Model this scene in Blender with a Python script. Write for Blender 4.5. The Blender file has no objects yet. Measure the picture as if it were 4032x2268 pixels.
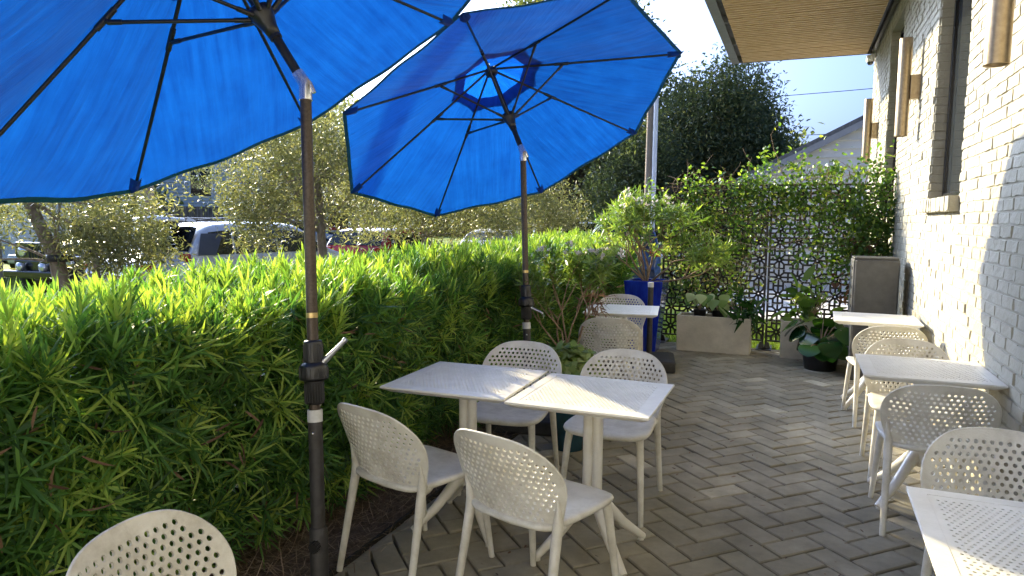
import bpy, bmesh, math, random
import numpy as np
from mathutils import Vector, Matrix
from mathutils.geometry import delaunay_2d_cdt
random.seed(7)
rng = np.random.default_rng(11)
PI = math.pi
R = math.radians
scene = bpy.context.scene
col = scene.collection

# ------------------------------------------------------------------ helpers
def tag(o, label=None, cat=None, group=None, kind=None):
    if label: o['label'] = label
    if cat: o['category'] = cat
    if group: o['group'] = group
    if kind: o['kind'] = kind
    return o

def empty(name, loc=(0, 0, 0), rz=0.0, label=None, cat=None, group=None):
    o = bpy.data.objects.new(name, None)
    o.empty_display_size = 0.1
    col.objects.link(o)
    o.location = loc
    o.rotation_euler = (0, 0, rz)
    return tag(o, label, cat, group)

def copy_tree(o, parent=None):
    c = o.copy()
    col.objects.link(c)
    if parent: c.parent = parent
    for ch in list(o.children):
        copy_tree(ch, c)
    return c

def link_mesh(name, me, mat, parent=None):
    o = bpy.data.objects.new(name, me)
    if mat is not None:
        me.materials.append(mat)
    col.objects.link(o)
    if parent is not None:
        o.parent = parent
    return o

def np_mesh(name, V, F, mat, parent=None, smooth=True, attrs=None):
    """V (n,3); F (m,k) constant k"""
    V = np.asarray(V, np.float32); F = np.asarray(F, np.int32)
    me = bpy.data.meshes.new(name)
    n, (m, k) = len(V), F.shape
    me.vertices.add(n); me.vertices.foreach_set('co', V.ravel())
    me.loops.add(m * k); me.loops.foreach_set('vertex_index', F.ravel())
    me.polygons.add(m)
    me.polygons.foreach_set('loop_start', np.arange(0, m * k, k, dtype=np.int32))
    me.polygons.foreach_set('loop_total', np.full(m, k, np.int32))
    me.polygons.foreach_set('use_smooth', np.full(m, smooth, bool))
    if attrs:
        for an, av in attrs.items():
            a = me.attributes.new(an, 'FLOAT', 'POINT')
            a.data.foreach_set('value', np.asarray(av, np.float32))
    me.update(calc_edges=True)
    return link_mesh(name, me, mat, parent)

class MB:
    def __init__(s): s.v = []; s.f = []; s.sm = []
    def add(s, vs, fs, smooth=False):
        b = len(s.v); s.v += [tuple(map(float, v)) for v in vs]
        s.f += [tuple(b + i for i in f) for f in fs]; s.sm += [smooth] * len(fs)
    def box(s, c, d, rz=0.0, M=None, taper=None):
        x, y, z = d[0] / 2, d[1] / 2, d[2] / 2
        t = taper or (1, 1)
        vs = [(-x, -y, -z), (x, -y, -z), (x, y, -z), (-x, y, -z), (-x * t[0], -y * t[1], z), (x * t[0], -y * t[1], z), (x * t[0], y * t[1], z), (-x * t[0], y * t[1], z)]
        ca, sa = math.cos(rz), math.sin(rz)
        vs = [(c[0] + a * ca - b * sa, c[1] + a * sa + b * ca, c[2] + e) for a, b, e in vs]
        if M is not None: vs = [tuple(M @ Vector(v)) for v in vs]
        s.add(vs, [(0, 3, 2, 1), (4, 5, 6, 7), (0, 1, 5, 4), (1, 2, 6, 5), (2, 3, 7, 6), (3, 0, 4, 7)])
    def tube(s, pts, rad, n=10, cap=True, smooth=True):
        pts = [Vector(p) for p in pts]
        if not hasattr(rad, '__len__'): rad = [rad] * len(pts)
        up = None; vs = []
        for i, p in enumerate(pts):
            d = (pts[min(i + 1, len(pts) - 1)] - pts[max(i - 1, 0)])
            if d.length < 1e-9: d = Vector((0, 0, 1))
            d.normalize()
            if up is None:
                up = Vector((1, 0, 0)) if abs(d.x) < .8 else Vector((0, 1, 0))
            up = (up - d * up.dot(d))
            if up.length < 1e-6: up = d.orthogonal()
            up.normalize(); w = d.cross(up)
            for k in range(n):
                a = 2 * PI * k / n
                vs.append(p + (up * math.cos(a) + w * math.sin(a)) * rad[i])
        fs = []
        for i in range(len(pts) - 1):
            for k in range(n):
                a, b = i * n + k, i * n + (k + 1) % n
                fs.append((a, b, b + n, a + n))
        s.add(vs, fs, smooth)
        if cap:
            s.add(vs[:n], [tuple(range(n - 1, -1, -1))]); s.add(vs[-n:], [tuple(range(n))])
    def lathe(s, prof, n=20, c=(0, 0, 0), M=None, smooth=True):
        vs = []
        for r, z in prof:
            for k in range(n):
                a = 2 * PI * k / n
                p = Vector((c[0] + r * math.cos(a), c[1] + r * math.sin(a), c[2] + z))
                vs.append(M @ p if M is not None else p)
        fs = []
        for i in range(len(prof) - 1):
            for k in range(n):
                a, b = i * n + k, i * n + (k + 1) % n
                fs.append((a, b, b + n, a + n))
        s.add(vs, fs, smooth)
    def build(s, name, mat, parent=None, bevel=0, seg=2, auto=True):
        me = bpy.data.meshes.new(name)
        me.from_pydata(s.v, [], s.f)
        me.polygons.foreach_set('use_smooth', s.sm)
        me.update()
        o = link_mesh(name, me, mat, parent)
        if bevel:
            m = o.modifiers.new('Bevel', 'BEVEL'); m.width = bevel; m.segments = seg; m.limit_method = 'ANGLE'; m.angle_limit = R(40)
        return o

# ------------------------------------------------------------------ materials
def new_mat(name):
    m = bpy.data.materials.new(name); m.use_nodes = True
    nt = m.node_tree
    return m, nt, nt.nodes['Principled BSDF'], nt.links

def N(nt, t, **kw):
    n = nt.nodes.new(t)
    for k, v in kw.items(): setattr(n, k, v)
    return n

def rgb(h):
    """sRGB hex -> linear"""
    h = h.lstrip('#')
    c = [int(h[i:i + 2], 16) / 255 for i in (0, 2, 4)]
    return tuple((x / 12.92 if x <= .04045 else ((x + .055) / 1.055) ** 2.4) for x in c) + (1,)

def pmat(name, c1, c2=None, rough=.5, metal=0.0, nscale=6.0, bump=0.0, bscale=60.0, spec=.5, coat=0.0, stretch=(1, 1, 1), lo=.35, hi=.65, rvar=0.0, detail=6):
    m, nt, b, L = new_mat(name)
    tc = N(nt, 'ShaderNodeTexCoord'); mp = N(nt, 'ShaderNodeMapping')
    mp.inputs['Scale'].default_value = stretch
    L.new(tc.outputs['Object'], mp.inputs['Vector'])
    b.inputs['Base Color'].default_value = c1
    b.inputs['Roughness'].default_value = rough
    b.inputs['Metallic'].default_value = metal
    b.inputs['Specular IOR Level'].default_value = spec
    b.inputs['Coat Weight'].default_value = coat
    if c2 is not None:
        n = N(nt, 'ShaderNodeTexNoise'); n.inputs['Scale'].default_value = nscale; n.inputs['Detail'].default_value = detail; n.inputs['Roughness'].default_value = .62
        L.new(mp.outputs['Vector'], n.inputs['Vector'])
        r = N(nt, 'ShaderNodeValToRGB'); r.color_ramp.elements[0].position = lo; r.color_ramp.elements[1].position = hi
        r.color_ramp.elements[0].color = c1; r.color_ramp.elements[1].color = c2
        L.new(n.outputs['Fac'], r.inputs['Fac']); L.new(r.outputs['Color'], b.inputs['Base Color'])
        if rvar:
            mr = N(nt, 'ShaderNodeMapRange'); mr.inputs['To Min'].default_value = rough - rvar; mr.inputs['To Max'].default_value = rough + rvar
            L.new(n.outputs['Fac'], mr.inputs['Value']); L.new(mr.outputs['Result'], b.inputs['Roughness'])
    if bump:
        n2 = N(nt, 'ShaderNodeTexNoise'); n2.inputs['Scale'].default_value = bscale; n2.inputs['Detail'].default_value = 5
        L.new(mp.outputs['Vector'], n2.inputs['Vector'])
        bp = N(nt, 'ShaderNodeBump'); bp.inputs['Strength'].default_value = bump; bp.inputs['Distance'].default_value = .01
        L.new(n2.outputs['Fac'], bp.inputs['Height']); L.new(bp.outputs['Normal'], b.inputs['Normal'])
    return m

def leaf_mat(name, cols, trans, tfac=.35, rough=.42, spec=.45):
    """cols: list of (pos, rgba) driven by the per-leaf tint; trans: colour of light shining through"""
    m, nt, b, L = new_mat(name)
    at = N(nt, 'ShaderNodeAttribute', attribute_name='tint')
    r = N(nt, 'ShaderNodeValToRGB')
    el = r.color_ramp.elements
    while len(el) < len(cols): el.new(.5)
    for e, (p, c) in zip(el, cols): e.position = p; e.color = c
    L.new(at.outputs['Fac'], r.inputs['Fac'])
    L.new(r.outputs['Color'], b.inputs['Base Color'])
    b.inputs['Roughness'].default_value = rough; b.inputs['Specular IOR Level'].default_value = spec
    t = N(nt, 'ShaderNodeBsdfTranslucent')
    mx = N(nt, 'ShaderNodeMix', data_type='RGBA', blend_type='MULTIPLY'); mx.inputs['Factor'].default_value = 1
    L.new(r.outputs['Color'], mx.inputs['A']); mx.inputs['B'].default_value = trans
    L.new(mx.outputs['Result'], t.inputs['Color'])
    ms = N(nt, 'ShaderNodeMixShader'); ms.inputs['Fac'].default_value = tfac
    L.new(b.outputs['BSDF'], ms.inputs[1]); L.new(t.outputs['BSDF'], ms.inputs[2])
    L.new(ms.outputs['Shader'], nt.nodes['Material Output'].inputs['Surface'])
    return m

M = {}
M['plastic'] = pmat('chair_resin', (.62, .595, .505, 1), (.735, .71, .63, 1), rough=.5, nscale=9, bump=.12, bscale=180, spec=.4, lo=.3, hi=.6, rvar=.08)
def dirt(m, scale, amount, colr, lo=.45, hi=.72):
    nt = m.node_tree; L = nt.links; b = nt.nodes['Principled BSDF']
    src = b.inputs['Base Color'].links[0].from_socket
    tc = N(nt, 'ShaderNodeTexCoord'); n = N(nt, 'ShaderNodeTexNoise'); n.inputs['Scale'].default_value = scale; n.inputs['Detail'].default_value = 9; n.inputs['Roughness'].default_value = .72
    oi = N(nt, 'ShaderNodeObjectInfo'); ad = N(nt, 'ShaderNodeVectorMath', operation='ADD')
    L.new(tc.outputs['Object'], ad.inputs[0]); L.new(oi.outputs['Location'], ad.inputs[1]); L.new(ad.outputs['Vector'], n.inputs['Vector'])
    mr = N(nt, 'ShaderNodeMapRange'); mr.inputs['From Min'].default_value = lo; mr.inputs['From Max'].default_value = hi; mr.inputs['To Max'].default_value = amount
    L.new(n.outputs['Fac'], mr.inputs['Value'])
    mx = N(nt, 'ShaderNodeMix', data_type='RGBA'); L.new(mr.outputs['Result'], mx.inputs['Factor']); L.new(src, mx.inputs['A']); mx.inputs['B'].default_value = colr
    L.new(mx.outputs['Result'], b.inputs['Base Color'])
dirt(M['plastic'], 6, .55, (.30, .26, .19, 1))
M['table'] = pmat('table_resin', (.74, .71, .62, 1), (.82, .79, .71, 1), rough=.36, nscale=14, bump=.08, bscale=120, spec=.5, rvar=.08)
M['bronze'] = pmat('bronze_powder_coat', (.055, .042, .033, 1), (.085, .066, .052, 1), rough=.42, metal=.55, nscale=90, bump=.08, bscale=400)
M['darkpole'] = pmat('dark_grey_coat', (.035, .033, .033, 1), (.055, .052, .05, 1), rough=.55, metal=.2, nscale=30, bump=.1, bscale=300)
M['black'] = pmat('black_plastic', (.012, .012, .013, 1), (.02, .02, .021, 1), rough=.35, nscale=20)
M['blacksatin'] = pmat('black_satin_metal', (.016, .015, .014, 1), (.03, .028, .026, 1), rough=.4, metal=.3, nscale=25)
M['chrome'] = pmat('chrome', (.70, .71, .73, 1), (.80, .80, .82, 1), rough=.2, metal=.85, nscale=30)
M['alu'] = pmat('cast_aluminium', (.35, .36, .38, 1), (.5, .51, .53, 1), rough=.35, metal=.9, nscale=30)
M['brass'] = pmat('brass_plate', (.62, .47, .22, 1), (.5, .36, .15, 1), rough=.35, metal=.8, nscale=80)
M['collar'] = pmat('grey_white_plastic', (.5, .5, .49, 1), (.6, .6, .59, 1), rough=.55, nscale=40)
M['brick'] = pmat('white_painted_brick', (.345, .318, .24, 1), (.40, .372, .288, 1), rough=.6, nscale=5, bump=.35, bscale=70, spec=.3, lo=.3, hi=.6)
M['mortar'] = pmat('white_painted_mortar', (.315, .29, .222, 1), (.37, .345, .268, 1), rough=.7, nscale=12, bump=.4, bscale=90, spec=.2)
M['bouncewall'] = pmat('white_bounce_wall', (.54, .52, .46, 1), (.60, .58, .52, 1), rough=.7, nscale=6, bump=.2, bscale=60)  # for the invented wall behind the camera that bounces fill light
M['lampbronze'] = pmat('brushed_antique_brass', (.31, .235, .145, 1), (.40, .31, .195, 1), rough=.36, metal=.75, nscale=40, stretch=(1, 1, 1), bump=.06, bscale=300)
M['winframe'] = pmat('black_window_frame', (.008, .008, .009, 1), (.012, .012, .012, 1), rough=.25, nscale=20)
M['slat'] = pmat('cedar_slat', (.44, .29, .135, 1), (.62, .45, .24, 1), rough=.6, nscale=7, stretch=(1, 6, 6), bump=.1, bscale=60)
M['steel'] = pmat('grey_painted_steel', (.19, .195, .20, 1), (.25, .255, .26, 1), rough=.4, metal=.3, nscale=8)
M['concrete'] = pmat('cast_concrete', (.50, .46, .37, 1), (.68, .63, .52, 1), rough=.75, nscale=4, bump=.25, bscale=60, lo=.3, hi=.7)
M['bluepot'] = pmat('cobalt_glaze', (.006, .014, .30, 1), (.014, .045, .50, 1), rough=.14, nscale=5, spec=.6, coat=.5, stretch=(3, 3, .8))
M['tealpot'] = pmat('teal_glaze', (.02, .07, .10, 1), (.03, .11, .16, 1), rough=.25, nscale=9)
M['cabinet'] = pmat('dark_grey_resin', (.060, .060, .059, 1), (.082, .082, .081, 1), rough=.45, nscale=14, bump=.25, bscale=400)
M['soil'] = pmat('potting_soil', (.02, .013, .008, 1), (.06, .04, .025, 1), rough=.95, nscale=40, bump=1, bscale=90)
M['bark'] = pmat('pale_bark', (.16, .125, .09, 1), (.30, .25, .19, 1), rough=.9, nscale=18, bump=.8, bscale=50, stretch=(1, 1, .35))
M['darkbark'] = pmat('dark_bark', (.035, .027, .02, 1), (.09, .07, .052, 1), rough=.95, nscale=10, bump=1, bscale=30, stretch=(1, 1, .3))
M['twig'] = pmat('twig_bark', (.20, .13, .08, 1), (.36, .26, .17, 1), rough=.85, nscale=25, bump=.4, bscale=120)
M['redbark'] = pmat('reddish_stem', (.06, .03, .018, 1), (.13, .07, .04, 1), rough=.9, nscale=25, bump=.6, bscale=90)
M['wood'] = pmat('weathered_timber', (.23, .18, .13, 1), (.38, .31, .23, 1), rough=.85, nscale=6, bump=.5, bscale=40, stretch=(8, 8, .5))
M['fence'] = pmat('grey_timber_fence', (.07, .065, .06, 1), (.15, .14, .125, 1), rough=.9, nscale=4, bump=.4, bscale=30, stretch=(7, 7, .5))
M['whitepaint'] = pmat('white_paint', (.74, .75, .76, 1), (.80, .80, .80, 1), rough=.5, nscale=6)
M['siding'] = pmat('pale_siding', (.62, .61, .57, 1), (.68, .67, .63, 1), rough=.6, nscale=3)
M['siding2'] = pmat('grey_blue_siding', (.50, .54, .58, 1), (.56, .60, .64, 1), rough=.6, nscale=3)
M['brownwall'] = pmat('brown_brick_wall', (.20, .12, .09, 1), (.30, .20, .15, 1), rough=.85, nscale=14)
M['roof'] = pmat('grey_shingle', (.10, .10, .105, 1), (.17, .17, .175, 1), rough=.9, nscale=20, bump=.5, bscale=40)
M['trim'] = pmat('grey_trim_paint', (.24, .25, .27, 1), (.29, .30, .32, 1), rough=.6, nscale=6)
M['carwhite'] = pmat('silver_white_car_paint', (.68, .70, .72, 1), (.70, .72, .74, 1), rough=.22, metal=.1, coat=1.0, nscale=3)
M['carred'] = pmat('red_car_paint', (.42, .03, .03, 1), (.45, .035, .035, 1), rough=.22, coat=1.0, nscale=3)
M['carblue'] = pmat('grey_blue_car_paint', (.16, .21, .27, 1), (.18, .23, .29, 1), rough=.25, metal=.4, coat=1.0, nscale=3)
M['carsilver'] = pmat('silver_car_paint', (.42, .44, .46, 1), (.45, .47, .49, 1), rough=.25, metal=.4, coat=1.0, nscale=3)
M['cardark'] = pmat('dark_blue_car_paint', (.02, .05, .12, 1), (.03, .06, .14, 1), rough=.25, coat=1.0, nscale=3)
M['carblack'] = pmat('black_car_paint', (.012, .012, .013, 1), (.015, .015, .016, 1), rough=.25, coat=.6, nscale=3)
M['carglass'] = pmat('dark_car_glass', (.012, .016, .018, 1), (.02, .024, .026, 1), rough=.04, nscale=2, spec=.8)
M['dpillar'] = pmat('dark_blue_grey_trim', (.06, .07, .10, 1), (.08, .09, .12, 1), rough=.3, nscale=4)
M['tyre'] = pmat('tyre_rubber', (.015, .015, .015, 1), (.025, .025, .025, 1), rough=.85, nscale=20)
M['taillight'] = pmat('red_lens', (.4, .01, .01, 1), (.5, .02, .02, 1), rough=.15, nscale=20)
M['lens'] = pmat('clear_lens', (.75, .77, .78, 1), (.85, .86, .87, 1), rough=.08, metal=.6, nscale=30)
M['wire'] = pmat('black_cable', (.02, .02, .022, 1), rough=.6)
M['lightwire'] = pmat('pale_wire', (.42, .40, .36, 1), (.5, .48, .43, 1), rough=.5, nscale=30)
M['stain'] = pmat('specks', (.10, .05, .03, 1), (.2, .12, .07, 1), rough=.8, nscale=50)

dirt(M['brick'], 2.2, .30, (.30, .27, .21, 1), .5, .75); dirt(M['table'], 5, .3, (.45, .42, .36, 1)); dirt(M['concrete'], 3, .45, (.25, .23, .18, 1)); dirt(M['cabinet'], 4, .3, (.11, .11, .105, 1))
# glass of the building windows: dark mirror-like
m, nt, b, L = new_mat('window_glass')
b.inputs['Base Color'].default_value = (.02, .024, .026, 1); b.inputs['Roughness'].default_value = .02; b.inputs['Specular IOR Level'].default_value = .9
M['glass'] = m

# umbrella cloth: woven, lets light through
m, nt, b, L = new_mat('blue_canopy_cloth')
tc = N(nt, 'ShaderNodeTexCoord')
n1 = N(nt, 'ShaderNodeTexNoise'); n1.inputs['Scale'].default_value = 3.5; n1.inputs['Detail'].default_value = 8; n1.inputs['Roughness'].default_value = .65
L.new(tc.outputs['UV'], n1.inputs['Vector'])
mp = N(nt, 'ShaderNodeMapping'); mp.inputs['Scale'].default_value = (22, 1.6, 1)
L.new(tc.outputs['UV'], mp.inputs['Vector'])
n2 = N(nt, 'ShaderNodeTexNoise'); n2.inputs['Scale'].default_value = 1.0; n2.inputs['Detail'].default_value = 6; n2.inputs['Roughness'].default_value = .6
L.new(mp.outputs['Vector'], n2.inputs['Vector'])
mxn = N(nt, 'ShaderNodeMix', data_type='FLOAT'); mxn.inputs['Factor'].default_value = .55
L.new(n1.outputs['Fac'], mxn.inputs['A']); L.new(n2.outputs['Fac'], mxn.inputs['B'])
r = N(nt, 'ShaderNodeValToRGB'); r.color_ramp.elements[0].position = .32; r.color_ramp.elements[1].position = .68
r.color_ramp.elements[0].color = (.001, .031, .175, 1); r.color_ramp.elements[1].color = (.003, .070, .30, 1)
L.new(mxn.outputs['Result'], r.inputs['Fac'])
L.new(r.outputs['Color'], b.inputs['Base Color'])
b.inputs['Roughness'].default_value = .8; b.inputs['Specular IOR Level'].default_value = .25
b.inputs['Sheen Weight'].default_value = .25; b.inputs['Sheen Roughness'].default_value = .4
bp = N(nt, 'ShaderNodeBump'); bp.inputs['Strength'].default_value = .55; bp.inputs['Distance'].default_value = .012
L.new(n2.outputs['Fac'], bp.inputs['Height']); L.new(bp.outputs['Normal'], b.inputs['Normal'])
t = N(nt, 'ShaderNodeBsdfTranslucent'); L.new(r.outputs['Color'], t.inputs['Color']); L.new(bp.outputs['Normal'], t.inputs['Normal'])
ms = N(nt, 'ShaderNodeMixShader'); ms.inputs['Fac'].default_value = .5
L.new(b.outputs['BSDF'], ms.inputs[1]); L.new(t.outputs['BSDF'], ms.inputs[2])
L.new(ms.outputs['Shader'], nt.nodes['Material Output'].inputs['Surface'])
M['canopy'] = m
mv = m.copy(); mv.name = 'blue_vent_cloth'; M['ventcloth'] = mv
for n_ in mv.node_tree.nodes:
    if n_.type == 'MIX_SHADER': n_.inputs['Fac'].default_value = .62
    if n_.type == 'VALTORGB': n_.color_ramp.elements[0].color = (.002, .060, .33, 1); n_.color_ramp.elements[1].color = (.004, .10, .46, 1)
M['hem'] = pmat('blue_hem_tape', (.006, .055, .16, 1), (.012, .09, .23, 1), rough=.8, nscale=120, spec=.2)

# pavers: per-paver tint + grain
m, nt, b, L = new_mat('grey_paver')
at = N(nt, 'ShaderNodeAttribute', attribute_name='tint')
r = N(nt, 'ShaderNodeValToRGB')
el = r.color_ramp.elements; el.new(.5); el.new(.85)
for e, (p, c) in zip(el, [(0, (.28, .25, .19, 1)), (.5, (.35, .318, .25, 1)), (.85, (.41, .372, .29, 1)), (1, (.56, .51, .40, 1))]): e.position = p; e.color = c
L.new(at.outputs['Fac'], r.inputs['Fac'])
tc = N(nt, 'ShaderNodeTexCoord')
ns = N(nt, 'ShaderNodeTexNoise'); ns.inputs['Scale'].default_value = 3.2; ns.inputs['Detail'].default_value = 9; ns.inputs['Roughness'].default_value = .7
L.new(tc.outputs['Object'], ns.inputs['Vector'])
r2 = N(nt, 'ShaderNodeValToRGB'); r2.color_ramp.elements[0].position = .3; r2.color_ramp.elements[1].position = .75
r2.color_ramp.elements[0].color = (.62, .62, .60, 1); r2.color_ramp.elements[1].color = (1.25, 1.24, 1.2, 1)
L.new(ns.outputs['Fac'], r2.inputs['Fac'])
mx = N(nt, 'ShaderNodeMix', data_type='RGBA', blend_type='MULTIPLY'); mx.inputs['Factor'].default_value = 1
L.new(r.outputs['Color'], mx.inputs['A']); L.new(r2.outputs['Color'], mx.inputs['B'])
L.new(mx.outputs['Result'], b.inputs['Base Color']); b.inputs['Roughness'].default_value = .78; b.inputs['Specular IOR Level'].default_value = .35
nl = N(nt, 'ShaderNodeTexNoise'); nl.inputs['Scale'].default_value = .9; nl.inputs['Detail'].default_value = 10; nl.inputs['Roughness'].default_value = .66
L.new(tc.outputs['Object'], nl.inputs['Vector'])
r3 = N(nt, 'ShaderNodeValToRGB'); r3.color_ramp.elements[0].position = .38; r3.color_ramp.elements[1].position = .62
r3.color_ramp.elements[0].color = (.70, .70, .66, 1); r3.color_ramp.elements[1].color = (1.06, 1.05, 1.02, 1)
L.new(nl.outputs['Fac'], r3.inputs['Fac'])
mx2 = N(nt, 'ShaderNodeMix', data_type='RGBA', blend_type='MULTIPLY'); mx2.inputs['Factor'].default_value = 1
L.new(mx.outputs['Result'], mx2.inputs['A']); L.new(r3.outputs['Color'], mx2.inputs['B']); L.new(mx2.outputs['Result'], b.inputs['Base Color'])
nf = N(nt, 'ShaderNodeTexNoise'); nf.inputs['Scale'].default_value = 260; nf.inputs['Detail'].default_value = 4
L.new(tc.outputs['Object'], nf.inputs['Vector'])
bp = N(nt, 'ShaderNodeBump'); bp.inputs['Strength'].default_value = .35; bp.inputs['Distance'].default_value = .004
L.new(nf.outputs['Fac'], bp.inputs['Height']); L.new(bp.outputs['Normal'], b.inputs['Normal'])
M['paver'] = m

M['joint'] = pmat('joint_sand', (.018, .016, .013, 1), (.045, .042, .03, 1), rough=.95, nscale=60, bump=.6, bscale=200)
M['mulch'] = pmat('mulch_earth', (.07, .05, .033, 1), (.17, .125, .085, 1), rough=.95, nscale=35, bump=1, bscale=90)
M['lawn'] = pmat('lawn_grass', (.10, .16, .02, 1), (.22, .27, .035, 1), rough=.9, nscale=4, bump=1, bscale=50, spec=.1)
M['asphalt'] = pmat('asphalt', (.05, .05, .05, 1), (.085, .083, .08, 1), rough=.9, nscale=20, bump=.3, bscale=200)
M['pavement'] = pmat('pale_concrete', (.50, .48, .43, 1), (.60, .58, .53, 1), rough=.85, nscale=3, bump=.1, bscale=80)

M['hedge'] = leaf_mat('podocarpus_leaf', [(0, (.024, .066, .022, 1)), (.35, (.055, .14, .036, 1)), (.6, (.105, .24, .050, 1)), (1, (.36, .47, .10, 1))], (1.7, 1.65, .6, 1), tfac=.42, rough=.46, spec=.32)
M['olive'] = leaf_mat('olive_leaf', [(0, (.10, .12, .055, 1)), (.5, (.21, .225, .105, 1)), (.85, (.34, .33, .16, 1)), (1, (.50, .47, .26, 1))], (1.35, 1.3, .7, 1), tfac=.40, rough=.38)
M['darkleaf'] = leaf_mat('evergreen_leaf', [(0, (.06, .085, .042, 1)), (.5, (.12, .15, .068, 1)), (.9, (.22, .225, .10, 1)), (1, (.34, .30, .14, 1))], (1.7, 1.6, .75, 1), tfac=.45, rough=.5)
M['vine'] = leaf_mat('vine_leaf', [(0, (.035, .08, .02, 1)), (.5, (.08, .16, .032, 1)), (.85, (.20, .29, .05, 1)), (1, (.38, .44, .09, 1))], (2.2, 2.2, .8, 1), tfac=.38, rough=.35)
M['dryvine'] = leaf_mat('dry_leaf', [(0, (.06, .03, .018, 1)), (.5, (.13, .07, .04, 1)), (1, (.26, .17, .10, 1))], (1.3, 1.2, 1, 1), tfac=.25, rough=.7)
M['oleander'] = leaf_mat('oleander_leaf', [(0, (.06, .12, .03, 1)), (.5, (.13, .21, .05, 1)), (.85, (.26, .34, .09, 1)), (1, (.42, .46, .15, 1))], (1.9, 1.9, .8, 1), tfac=.36, rough=.4)
M['coleus'] = leaf_mat('lime_leaf', [(0, (.10, .19, .035, 1)), (.5, (.20, .29, .07, 1)), (1, (.36, .42, .16, 1))], (1.5, 1.5, .7, 1), tfac=.35, rough=.45)
M['bigleaf'] = leaf_mat('glossy_leaf', [(0, (.008, .035, .010, 1)), (.6, (.018, .065, .016, 1)), (1, (.05, .11, .02, 1))], (2, 2.2, .8, 1), tfac=.22, rough=.2, spec=.6)
M['caladium'] = leaf_mat('variegated_leaf', [(0, (.05, .14, .03, 1)), (.5, (.16, .27, .08, 1)), (1, (.55, .62, .40, 1))], (1.3, 1.4, .9, 1), tfac=.4, rough=.4)
M['petal'] = leaf_mat('white_petal', [(0, (.75, .68, .64, 1)), (1, (.85, .80, .76, 1))], (1, 1, 1, 1), tfac=.4, rough=.6)
M['needle'] = leaf_mat('pine_straw', [(0, (.10, .065, .038, 1)), (.6, (.24, .165, .10, 1)), (1, (.42, .31, .20, 1))], (1, 1, 1, 1), tfac=.1, rough=.8)
M['grassblade'] = leaf_mat('grass_blade', [(0, (.05, .10, .015, 1)), (.6, (.11, .18, .025, 1)), (1, (.20, .26, .05, 1))], (2, 2, .7, 1), tfac=.4, rough=.5)
M['fruit'] = pmat('black_olive', (.012, .010, .012, 1), (.02, .016, .018, 1), rough=.3, nscale=10)

# ------------------------------------------------------------------ leaf geometry
def norm(a): return a / (np.linalg.norm(a, axis=-1, keepdims=True) + 1e-9)

def leaves(P, D, Nn, Ln, W, prof, droop=0.0, fold=0.0):
    """P base, D direction, Nn face normal (n,3); Ln, W (n,); prof: list of (s, width fraction).
    returns V, F (quads), index of leaf per vertex"""
    n = len(P); D = norm(D); S = norm(np.cross(D, Nn)); U = np.cross(S, D)
    k = len(prof); V = np.zeros((n, k, 2, 3))
    droop = np.broadcast_to(np.asarray(droop, float), (n,))
    for i, (s, w) in enumerate(prof):
        c = P + D * (Ln * s)[:, None] - U * (droop * Ln * s * s)[:, None]
        c[:, 2] -= 0
        V[:, i, 0] = c - S * (W * w * .5)[:, None] + U * (fold * W * w)[:, None] if np.isscalar(fold) else c
        V[:, i, 1] = c + S * (W * w * .5)[:, None] + U * (fold * W * w)[:, None] if np.isscalar(fold) else c
    base = (np.arange(n) * k * 2)[:, None]
    F = []
    for i in range(k - 1):
        a = base + i * 2
        F.append(np.concatenate([a, a + 1, a + 3, a + 2], 1))
    F = np.stack(F, 1).reshape(-1, 4)
    return V.reshape(-1, 3), F, np.repeat(np.arange(n), k * 2)

STRAP = [(0, .35), (.3, 1), (.7, .85), (1, .12)]
LANCE = [(0, .25), (.45, 1), (1, .08)]
OVAL = [(0, .3), (.3, .95), (.65, .85), (1, .1)]

def rdir(n):
    return norm(rng.normal(size=(n, 3)))

def whorls(P, A, nl, L0, W0, spread=(.35, 1.25), stem=.06, prof=STRAP, droop=.25, tint=None, tvar=.12):
    """shoots at P with axis A, each nl strap leaves spiralling round the stem"""
    n = len(P); A = norm(A)
    ref = np.where(np.abs(A[:, 2:3]) < .9, np.array([[0, 0, 1.]]), np.array([[1., 0, 0]]))
    e1 = norm(np.cross(A, ref)); e2 = np.cross(A, e1)
    j = np.arange(nl)
    ang = (j * 2.39996)[None] + rng.uniform(0, 6.28, (n, 1)) + rng.normal(0, .25, (n, nl))
    h = (j / nl)[None] + rng.normal(0, .05, (n, nl))
    el = spread[1] + (spread[0] - spread[1]) * h + rng.normal(0, .14, (n, nl))
    rad = np.cos(ang)[..., None] * e1[:, None] + np.sin(ang)[..., None] * e2[:, None]
    D = np.sin(el)[..., None] * rad + np.cos(el)[..., None] * A[:, None]
    Nn = np.cos(el)[..., None] * -rad + np.sin(el)[..., None] * A[:, None]
    PP = P[:, None] + A[:, None] * (h * stem)[..., None]
    Ln = L0 * rng.uniform(.65, 1.15, (n, nl)) * (1 - .25 * h) * rng.uniform(.8, 1.15, (n, 1))
    V, F, idx = leaves(PP.reshape(-1, 3), D.reshape(-1, 3), Nn.reshape(-1, 3), Ln.ravel(), np.full(n * nl, W0), prof, droop * rng.uniform(.2, 1.6, n * nl))
    if tint is None: tint = rng.uniform(.2, .7, n)
    tt = np.clip(np.repeat(tint, nl) + rng.normal(0, tvar, n * nl), 0, 1)
    return V, F, tt[idx]

def cat(parts):
    Vs, Fs, Ts, b = [], [], [], 0
    for V, F, T in parts:
        Vs.append(V); Fs.append(F + b); Ts.append(T); b += len(V)
    return np.concatenate(Vs), np.concatenate(Fs), np.concatenate(Ts)

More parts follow.
